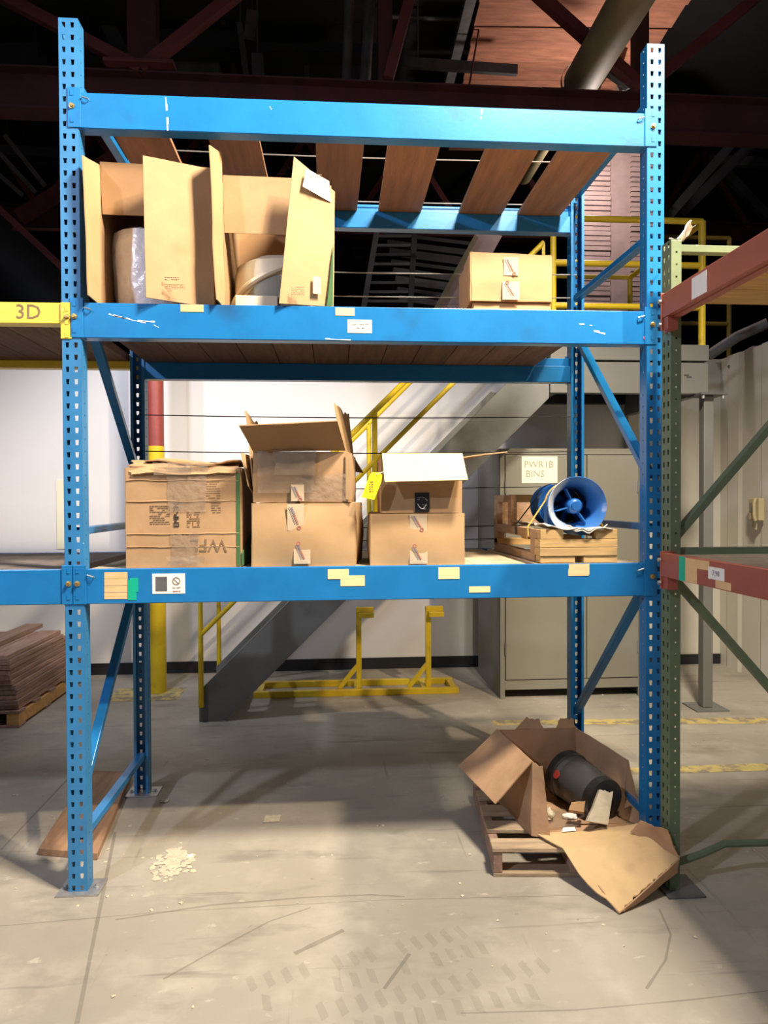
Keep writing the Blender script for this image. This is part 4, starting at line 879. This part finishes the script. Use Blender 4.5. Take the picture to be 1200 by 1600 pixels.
# yellow floor stand
t = thing('floor_stand', 'low yellow steel stand with two hooked posts on the floor by the back wall', 'stand', (1.4, 3.0, 0))
for y_ in (2.90, 3.22): MB().box(.45, 2.19, y_, y_+.05, .0, .05).build('base_rail', 'yellow', t, bevel=.003)
for x_ in (.47, 1.30, 1.88, 2.13): MB().box(x_, x_+.05, 2.95, 3.22, .005, .045).build('cross_bar', 'yellow', t, bevel=.003)
for x_ in (1.315, 1.915):
    MB().box(x_, x_+.045, 2.96, 3.005, .045, .735).build('post', 'yellow', t, bevel=.003); MB().box(x_, x_+.15, 2.955, 3.01, .70, .74).build('hook', 'yellow', t, bevel=.003)
    MB().box(x_+.02, x_+.15, 2.90, 2.955, .66, .70).build('hook', 'yellow', t, bevel=.003)
    MB().bar((x_+.02, 2.98, .25), (x_-.15, 2.98, .045), .035, .035, (0, 1, 0)).build('brace', 'yellow', t)
solo(MB().box(*(lambda a, b: (a.x, b.x, 3.842, 3.849, b.z, a.z))(P(88, 750, 3.845), P(103, 858, 3.845))), 'paper_strip', 'sign', 'narrow cream paper strip on the white back wall beside the left upright', 'paper', loc=P(95, 858, 3.845))
# wall phone
p = V((4.93, 3.04, 1.50))
t = thing('wall_phone', 'small beige wall phone on the cream wall at the right edge', 'phone', tuple(p))
MB().box(4.90, 4.953, 2.96, 3.12, 1.46, 1.66).build('body', 'beige', t, bevel=.008); MB().box(4.893, 4.90, 3.03, 3.09, 1.54, 1.62).build('keypad', 'tub_in', t)
MB().tube([(4.885, 2.985, 1.46), (4.87, 2.985, 1.50), (4.87, 2.985, 1.62), (4.885, 2.985, 1.66)], .014, 8).build('handset', 'beige', t, smooth=True)
MB().tube([(4.92, 3.02, 1.46), (4.92, 3.03, 1.38), (4.92, 3.08, 1.40), (4.92, 3.07, 1.455)], .006, 6).build('cord', 'beige', t, smooth=True)
# pipes on top of the walls at right
for i, (a, b, r, lab) in enumerate(((P(1106, 556, 3.5), P(1200, 505, 3.2), .05, 'thick dusty pipe rising to the right above the cream wall'), (P(1140, 575, 3.6), P(1178, 545, 3.4), .03, 'short bent pipe on the corner of the cream wall'),
                                    (P(1178, 545, 3.4), P(1210, 560, 3.1), .03, 'thin pipe going down to the right edge above the cream wall'))):
    solo(MB().tube([a, a.lerp(b, .5)+V((0, 0, .03)), b], r, 10), 'pipe', 'mid_metal', lab, 'pipe', loc=tuple(a), smooth=True)

# lumber stack
t = thing('pallet', 'wooden pallet with an orange pine block under the lumber stack at the left edge', 'pallet', (-1.5, 2.8, 0))
for x_ in (-1.27, -1.62, -1.98): MB().box(x_, x_+.09, 2.28, 3.75, .018, .105).build('stringer', 'orange_wood', t, bevel=.003)
for y_ in (2.275, 2.75, 3.2, 3.6): MB().box(-2.0, -1.175, y_, y_+.11, 0, .0175).build('bottom_board', 'lumber', t, bevel=.002)
for y_ in (2.275, 2.55, 2.85, 3.15, 3.45): MB().box(-2.0, -1.175, y_, y_+.11, .1055, .125).build('deck_board', 'lumber', t, bevel=.002)
words = ['topmost', 'second', 'third', 'fourth', 'fifth', 'sixth', 'seventh', 'eighth', 'ninth', 'tenth', 'eleventh']
cols = ['right-hand', 'second from the right', 'third from the right', 'fourth from the right']
rr = random.Random(8); zz = .126; nl = 11
for k in range(nl):
    th = .0335; lay = nl-1-k; xr = -1.185-.008*k+rr.uniform(-.016, .008)
    for c in range(4):
        wd = .165; x1 = xr-c*.172; y0 = 2.285+rr.uniform(-.004, .03); y1 = 3.78-.045*k+rr.uniform(-.05, .05)-c*.03; sk = rr.uniform(-.01, .01)
        solo(MB().hexa([(x1-wd, y0, zz), (x1, y0, zz), (x1+sk, y1, zz), (x1-wd+sk, y1, zz), (x1-wd, y0, zz+th), (x1, y0, zz+th), (x1+sk, y1, zz+th), (x1-wd+sk, y1, zz+th)]),
             'lumber_plank', 'lumber', 'weathered plank in the lumber stack, %s layer%s, %s plank' % (words[lay], '' if lay == 0 else ' from the top', cols[c]), 'plank', 'planks of the lumber stack', loc=(x1-.08, 2.9, zz), bevel=.002)
    zz += th+.0035
solo(MB().box(-1.62, -1.47, 2.40, 3.45, zz, zz+.035), 'lumber_plank', 'lumber', 'single loose plank lying on top of the whole lumber stack', 'plank', 'planks of the lumber stack', loc=(-1.54, 2.9, zz), bevel=.002)

# loose things on the floor
q = [PZ(60, 1336, .002), PZ(152, 1344, .002), PZ(206, 1214, .002), PZ(140, 1212, .002)]
solo(MB().hexa([V((p.x, p.y, .001)) for p in q]+[V((p.x, p.y, .034)) for p in q]), 'floor_plank', 'floor_board', 'wide brown wooden plank lying on the floor behind the left front upright', 'plank', loc=(-.15, .7, .001), bevel=.002)
def scrap(px, py, w_, h_, m, lab, cat, name, seed, th=.003):
    c = PZ(px, py, .004); mb = MB().panel([c+V((-w_, -h_, 0)), c+V((w_, -h_*.9, 0)), c+V((w_*1.1, h_, 0)), c+V((-w_*.9, h_, 0))], th, 6, 6, .0012, seed, .12, fs=20)
    return solo(mb, name, m, lab, cat, loc=tuple(c))
scrap(425, 1279, .042, .04, 'debris', 'small square tan card scrap on the floor in the rack\'s shade', 'scrap', 'card_scrap', 3)
scrap(257, 1251, .022, .02, 'debris', 'tiny tan scrap beside the left rear base plate', 'scrap', 'card_scrap', 5)
scrap(297, 1337, .014, .010, 'paper', 'tiny white chip on the floor above the flaked patch', 'scrap', 'paper_chip', 6)
rr = random.Random(3); mb = MB()
for k in range(190):
    u, v = rr.gauss(0, 1), rr.gauss(0, 1); px = 268+u*15+v*6; py = 1352-u*8+v*8
    if rr.random() < .3: px = 274+rr.gauss(0, 6); py = 1334+rr.gauss(0, 4)
    c = PZ(px, py, .001); n = 5; r = rr.uniform(.006, .020); a0 = rr.random()*6; m0_ = len(mb.v)
    for z_ in (.0003, .0010+.0012*rr.random()):
        for i in range(n): mb.v.append(c+V((r*math.cos(a0+2*PI*i/n)*rr.uniform(.6, 1.2), r*math.sin(a0+2*PI*i/n)*rr.uniform(.6, 1.2), z_)))
    mb.f.append(tuple(m0_+n+i for i in range(n)))
    for i in range(n): mb.f.append((m0_+i, m0_+(i+1) % n, m0_+n+(i+1) % n, m0_+n+i))
solo(mb, 'flaked_patch', 'debris', 'pale flaked patch of dried residue on the floor right of the left front upright', 'debris', loc=tuple(PZ(268, 1352, 0)), kind='stuff')
rr = random.Random(5); mb = MB()
for k in range(170):
    c = V((rr.uniform(-1.2, 3.6), rr.uniform(-1.2, 3.2), .0005)); r = rr.uniform(.003, .010); m0_ = len(mb.v); a0 = rr.random()*6
    for z_ in (0, .003):
        for i in range(4): mb.v.append(c+V((r*math.cos(a0+PI/2*i)*rr.uniform(.5, 1.3), r*math.sin(a0+PI/2*i)*rr.uniform(.5, 1.3), z_)))
    mb.f.append(tuple(m0_+4+i for i in range(4)))
    for i in range(4): mb.f.append((m0_+i, m0_+(i+1) % 4, m0_+4+(i+1) % 4, m0_+4+i))
solo(mb, 'floor_grit', 'debris', 'scattered grit and crumbs across the concrete floor', 'debris', loc=(1, 1, 0), kind='stuff')

# ================================================================ ROOF STEEL AND CLUTTER ABOVE
def ibeam(a, b, h, wd, m, par=None, name='girder'):
    mb = MB(); a = V(a); b = V(b); mb.bar(a, b, .012, h); u_ = V((0, 0, h/2)); mb.bar(a+u_, b+u_, wd, .015); mb.bar(a-u_, b-u_, wd, .015); return mb
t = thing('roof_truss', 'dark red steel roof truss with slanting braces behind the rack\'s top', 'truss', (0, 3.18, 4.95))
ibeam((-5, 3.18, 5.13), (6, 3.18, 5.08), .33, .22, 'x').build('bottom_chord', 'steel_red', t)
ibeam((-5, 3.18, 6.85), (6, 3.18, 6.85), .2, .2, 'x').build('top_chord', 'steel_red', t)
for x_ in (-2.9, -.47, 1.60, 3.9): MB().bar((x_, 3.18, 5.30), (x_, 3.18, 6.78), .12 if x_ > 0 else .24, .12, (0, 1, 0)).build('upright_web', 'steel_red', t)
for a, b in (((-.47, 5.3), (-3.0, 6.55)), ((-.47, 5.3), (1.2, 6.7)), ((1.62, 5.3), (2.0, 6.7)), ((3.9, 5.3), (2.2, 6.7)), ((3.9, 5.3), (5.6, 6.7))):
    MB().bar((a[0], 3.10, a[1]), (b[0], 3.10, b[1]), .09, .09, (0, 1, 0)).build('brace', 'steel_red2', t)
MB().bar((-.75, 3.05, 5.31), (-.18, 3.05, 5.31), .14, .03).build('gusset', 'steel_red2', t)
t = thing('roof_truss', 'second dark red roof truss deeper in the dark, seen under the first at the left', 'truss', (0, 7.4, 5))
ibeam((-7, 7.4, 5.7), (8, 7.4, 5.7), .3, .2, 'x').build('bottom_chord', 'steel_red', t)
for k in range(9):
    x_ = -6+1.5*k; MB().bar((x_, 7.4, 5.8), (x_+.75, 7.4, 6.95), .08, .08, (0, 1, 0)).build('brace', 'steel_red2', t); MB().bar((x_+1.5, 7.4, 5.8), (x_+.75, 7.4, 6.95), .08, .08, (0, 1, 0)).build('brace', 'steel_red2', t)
MB().bar(P(30, 340, 6), P(190, 240, 6), .14, .14, (0, 1, 0)).build('brace', 'steel_red2', t); 
t = thing('roof_truss', 'thin dark red angle brace slanting down at the left above the yellow beam', 'brace', (-3, 5, 4))
MB().bar(P(-40, 290, 5), P(105, 425, 5), .07, .07, (0, 1, 0)).build('angle', 'steel_red2', t)
MB().bar(P(20, 358, 5.1), P(230, 362, 5.1), .03, .03).build('tie_rod', 'steel_red2', t)
def rooft(a, b, w_, h_, m, name, lab, cat, tube=False, up=(0, 0, 1)):
    mb = MB().tube([a, b], w_, 14) if tube else MB().bar(a, b, w_, h_, up)
    if name in ('air_duct', 'hanger_strut', 'strut_channel') or 'crossing' in lab: hi = a if a.z > b.z else b; hi = hi.lerp(a+b-hi, .12); mb.box(hi.x-.008, hi.x+.008, hi.y-.008, hi.y+.008, hi.z, 6.998)
    return solo(mb, name, m, lab, cat, loc=tuple(a), smooth=tube)
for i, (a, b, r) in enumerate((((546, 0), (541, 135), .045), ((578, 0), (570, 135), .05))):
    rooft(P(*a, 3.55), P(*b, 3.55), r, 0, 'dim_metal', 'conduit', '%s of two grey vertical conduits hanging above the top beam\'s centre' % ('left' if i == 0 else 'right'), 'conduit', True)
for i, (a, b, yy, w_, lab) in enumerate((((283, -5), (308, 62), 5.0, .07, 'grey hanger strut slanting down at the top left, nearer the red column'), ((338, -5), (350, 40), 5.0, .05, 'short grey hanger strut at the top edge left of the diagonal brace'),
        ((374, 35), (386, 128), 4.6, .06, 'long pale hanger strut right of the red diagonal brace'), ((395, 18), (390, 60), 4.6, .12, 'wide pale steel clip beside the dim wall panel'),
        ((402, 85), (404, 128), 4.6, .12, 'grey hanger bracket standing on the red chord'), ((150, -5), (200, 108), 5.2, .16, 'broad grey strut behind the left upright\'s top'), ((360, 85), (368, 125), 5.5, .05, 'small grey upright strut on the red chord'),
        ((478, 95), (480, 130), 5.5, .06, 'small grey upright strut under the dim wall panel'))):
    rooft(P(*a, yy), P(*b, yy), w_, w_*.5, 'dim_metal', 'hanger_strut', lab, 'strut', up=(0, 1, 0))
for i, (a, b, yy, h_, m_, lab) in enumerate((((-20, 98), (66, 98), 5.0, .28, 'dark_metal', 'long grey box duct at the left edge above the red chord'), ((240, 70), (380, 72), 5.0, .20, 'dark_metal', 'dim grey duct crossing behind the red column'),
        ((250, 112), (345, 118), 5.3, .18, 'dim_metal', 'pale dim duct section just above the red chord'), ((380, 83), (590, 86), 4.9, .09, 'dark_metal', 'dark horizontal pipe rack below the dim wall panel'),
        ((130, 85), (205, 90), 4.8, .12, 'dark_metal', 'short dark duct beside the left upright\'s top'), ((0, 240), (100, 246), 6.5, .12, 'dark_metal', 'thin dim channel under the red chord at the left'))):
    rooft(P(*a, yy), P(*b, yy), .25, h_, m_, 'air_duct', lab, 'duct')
a, b = P(395, 15, 5.6), P(640, 72, 5.6)
solo(MB().box(a.x, b.x, 5.6, 5.7, b.z, a.z), 'wall_panel', 'dim_metal', 'dim grey sheet panel hanging in the dark above the top beam', 'panel', loc=tuple(a))
a, b = P(408, 85, 6.2), P(640, 140, 6.2)
solo(MB().box(a.x, b.x, 6.2, 6.3, b.z, a.z), 'wall_panel', 'roof_wood', 'dull reddish board strip below the dim grey sheet panel', 'panel', loc=tuple(a))
# roof boards lit at the top
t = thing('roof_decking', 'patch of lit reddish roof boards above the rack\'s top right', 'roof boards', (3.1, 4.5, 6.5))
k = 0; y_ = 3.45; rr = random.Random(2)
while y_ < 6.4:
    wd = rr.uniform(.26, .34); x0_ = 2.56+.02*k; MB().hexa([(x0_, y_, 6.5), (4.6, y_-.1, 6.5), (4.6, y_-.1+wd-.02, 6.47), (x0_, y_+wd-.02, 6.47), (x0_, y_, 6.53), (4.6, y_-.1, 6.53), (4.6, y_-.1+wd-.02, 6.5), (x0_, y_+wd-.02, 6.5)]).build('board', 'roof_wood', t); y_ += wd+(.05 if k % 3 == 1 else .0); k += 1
rooft(V((2.47, 3.3, 6.50)), V((2.50, 6.4, 6.45)), .10, .08, 'galv', 'edge_trim', 'pale metal edge strip along the left side of the lit roof boards', 'strip')
rooft(P(612, 26, 4.6), P(868, 37, 4.6), .022, 0, 'dim_metal', 'conduit', 'thin horizontal conduit crossing the lit roof boards', 'conduit', True)
rooft(P(632, 98, 4.3), P(808, 110, 4.3), .05, .10, 'dim_metal', 'strut_channel', 'grey channel ending in front of the lit roof boards', 'channel')
rooft(P(757, -5, 4.2), P(732, 140, 4.2), .010, 0, 'steel_red2', 'hanger_rod', 'thin rod hanging in front of the lit roof boards', 'rod', True)
solo(MB().box(3.02, 3.32, 3.30, 3.5, 5.24, 5.42), 'junction_box', 'dark', 'black box sitting on the red chord below the lit roof boards', 'box', loc=(3.17, 3.4, 5.24), bevel=.03)
t = thing('ventilation_duct', 'thick dusty tan round duct running overhead at the top right', 'duct', (3.4, 3, 5.5))
MB().lathe([(.165, 0), (.165, 1.35), (.15, 1.38), (.0, 1.38)], (3.44, 2.05, 5.52), (0, 1, 0), 24).build('duct_section', 'duct', t, smooth=True)
MB().lathe([(.19, 1.33), (.19, 1.37)], (3.44, 2.05, 5.52), (0, 1, 0), 24).build('collar', 'duct', t, smooth=True)
MB().lathe([(.10, 1.38), (.10, 3.2)], (3.40, 2.05, 5.50), (0, 1, 0), 20).build('duct_section', 'duct', t, smooth=True)
for i, (a, b, yy, w_, m_, lab) in enumerate((((918, 95), (950, 118), 3.3, .22, 'black', 'black pump body hanging under the tan duct'), ((930, 90), (985, 130), 3.2, .12, 'dark_metal', 'dark bracket at the end of the tan duct'),
        ((963, 105), (972, 75), 4.0, .10, 'roof_wood', 'small reddish board end beside the tan duct'), ((905, 150), (925, 135), 4.0, .10, 'galv', 'bright metal scrap of reflector under the tan duct'),
        ((965, 140), (990, 130), 3.4, .06, 'galv', 'pale toothed bracket left of the right upright\'s top'))):
    rooft(P(*a, yy), P(*b, yy), w_, w_*.6, m_, 'ceiling_fitting', lab, 'fitting', up=(0, 1, 0))
# dim trusses at right
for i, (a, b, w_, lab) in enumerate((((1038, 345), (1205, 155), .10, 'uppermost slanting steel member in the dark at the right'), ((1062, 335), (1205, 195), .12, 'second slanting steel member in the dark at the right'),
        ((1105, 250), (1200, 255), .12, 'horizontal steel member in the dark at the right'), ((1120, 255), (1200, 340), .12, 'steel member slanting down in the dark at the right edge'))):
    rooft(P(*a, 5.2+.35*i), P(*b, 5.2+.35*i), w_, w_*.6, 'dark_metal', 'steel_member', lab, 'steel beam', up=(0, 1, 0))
# block pier behind the rail
t = thing('block_pier', 'pinkish grey pier of thin stacked courses behind the yellow railing', 'wall pier', (4.4, 5.2, 3.0))
mb = MB(); x_a, x_b = 4.05, 5.0; zc = 3.05; rr = random.Random(6)
while zc < 6.3:
    h_ = .058
    if not (x_a < 0): mb.box(x_a, 4.37, 5.0+rr.uniform(0, .02), 5.3, zc, zc+h_-.012); mb.box(4.62, x_b, 5.0+rr.uniform(0, .02), 5.3, zc, zc+h_-.012)
    zc += h_
mb.build('courses', 'pink_brick', t, kind='stuff'); MB().box(4.37, 4.62, 5.04, 5.3, 3.05, 6.3).build('plain_panel', 'pink_brick', t); MB().box(x_a+.01, x_b-.01, 5.05, 5.28, 0, 6.3).build('core', 'pink_brick', t)
# ladder-like frame and clutter seen over the upper shelf
t = thing('ladder', 'dim steel ladder with many rungs in the dark above the upper shelf', 'ladder', (1.6, 6, 0))
a0_, a1_ = P(565, 500, 6), P(590, 355, 6); b0_, b1_ = P(640, 500, 6), P(648, 355, 6)
lo_ = lambda a, b: a+(a-b)*(a.z/(b.z-a.z))
MB().bar(lo_(a0_, a1_), a1_, .07, .05, (0, 1, 0)).build('rail', 'dim_metal', t); MB().bar(lo_(b0_, b1_), b1_, .07, .05, (0, 1, 0)).build('rail', 'dark_metal', t)
for k in range(11): u = k/10; MB().bar(a0_.lerp(a1_, u), b0_.lerp(b1_, u), .04, .035).build('rung', 'dim_metal', t)
rr = random.Random(7)
for k in range(8):
    py = 375+k*14; a = P(600+k*3, py, 7); b = P(735, py+16, 7)
    rooft(a, b, .5, .05+.03*(k % 3), 'dim_metal' if k > 3 else 'dark_metal', 'stored_panel', 'dim grey slab in the dark pile behind the upper shelf, %s from the top' % ('topmost' if k == 0 else words[k]), 'slab')
ext_ = lambda a, b: a+(b-a)*((a.z-.02)/(a.z-b.z))
solo(MB().box(P(600, 500, 6.7).x, P(740, 500, 6.7).x, 6.75, 7.3, 0, P(680, 483, 7).z-.12), 'storage_bench', 'dark', 'dark bench behind the wall carrying the pile of dim slabs', 'bench', loc=(2.2, 7, 0))
rooft(P(768, 360, 4.6), ext_(P(768, 360, 4.6), P(690, 500, 4.6)), .26, .03, 'pink_brick', 'slanting_board', 'wide pinkish board slanting down left of the upper right cartons', 'board', up=(0, 1, 0))
rooft(P(744, 370, 4.5), ext_(P(744, 370, 4.5), P(672, 500, 4.5)), .05, .05, 'duct', 'slanting_board', 'narrow pale batten slanting along the wide pinkish board', 'batten', up=(0, 1, 0))
# grey round tank seen above the yellow beam
a, b = P(-60, 330, 6.2), P(130, 520, 6.2)
rooft(a, b, .42, 0, 'dark_metal', 'round_duct', 'big dim grey round duct slanting above the yellow beam at the left', 'duct', True)
for k, (a, b) in enumerate((((8, 212), (70, 290)), ((0, 240), (55, 300)), ((-5, 270), (35, 305)))):
    rooft(P(*a, 5.5), P(*b, 5.5), .05, .04, 'dim_metal', 'cable_tray', 'dim slanting cable tray rail at the left edge, %s of three' % ('upper', 'middle', 'lower')[k], 'tray', up=(0, 1, 0))
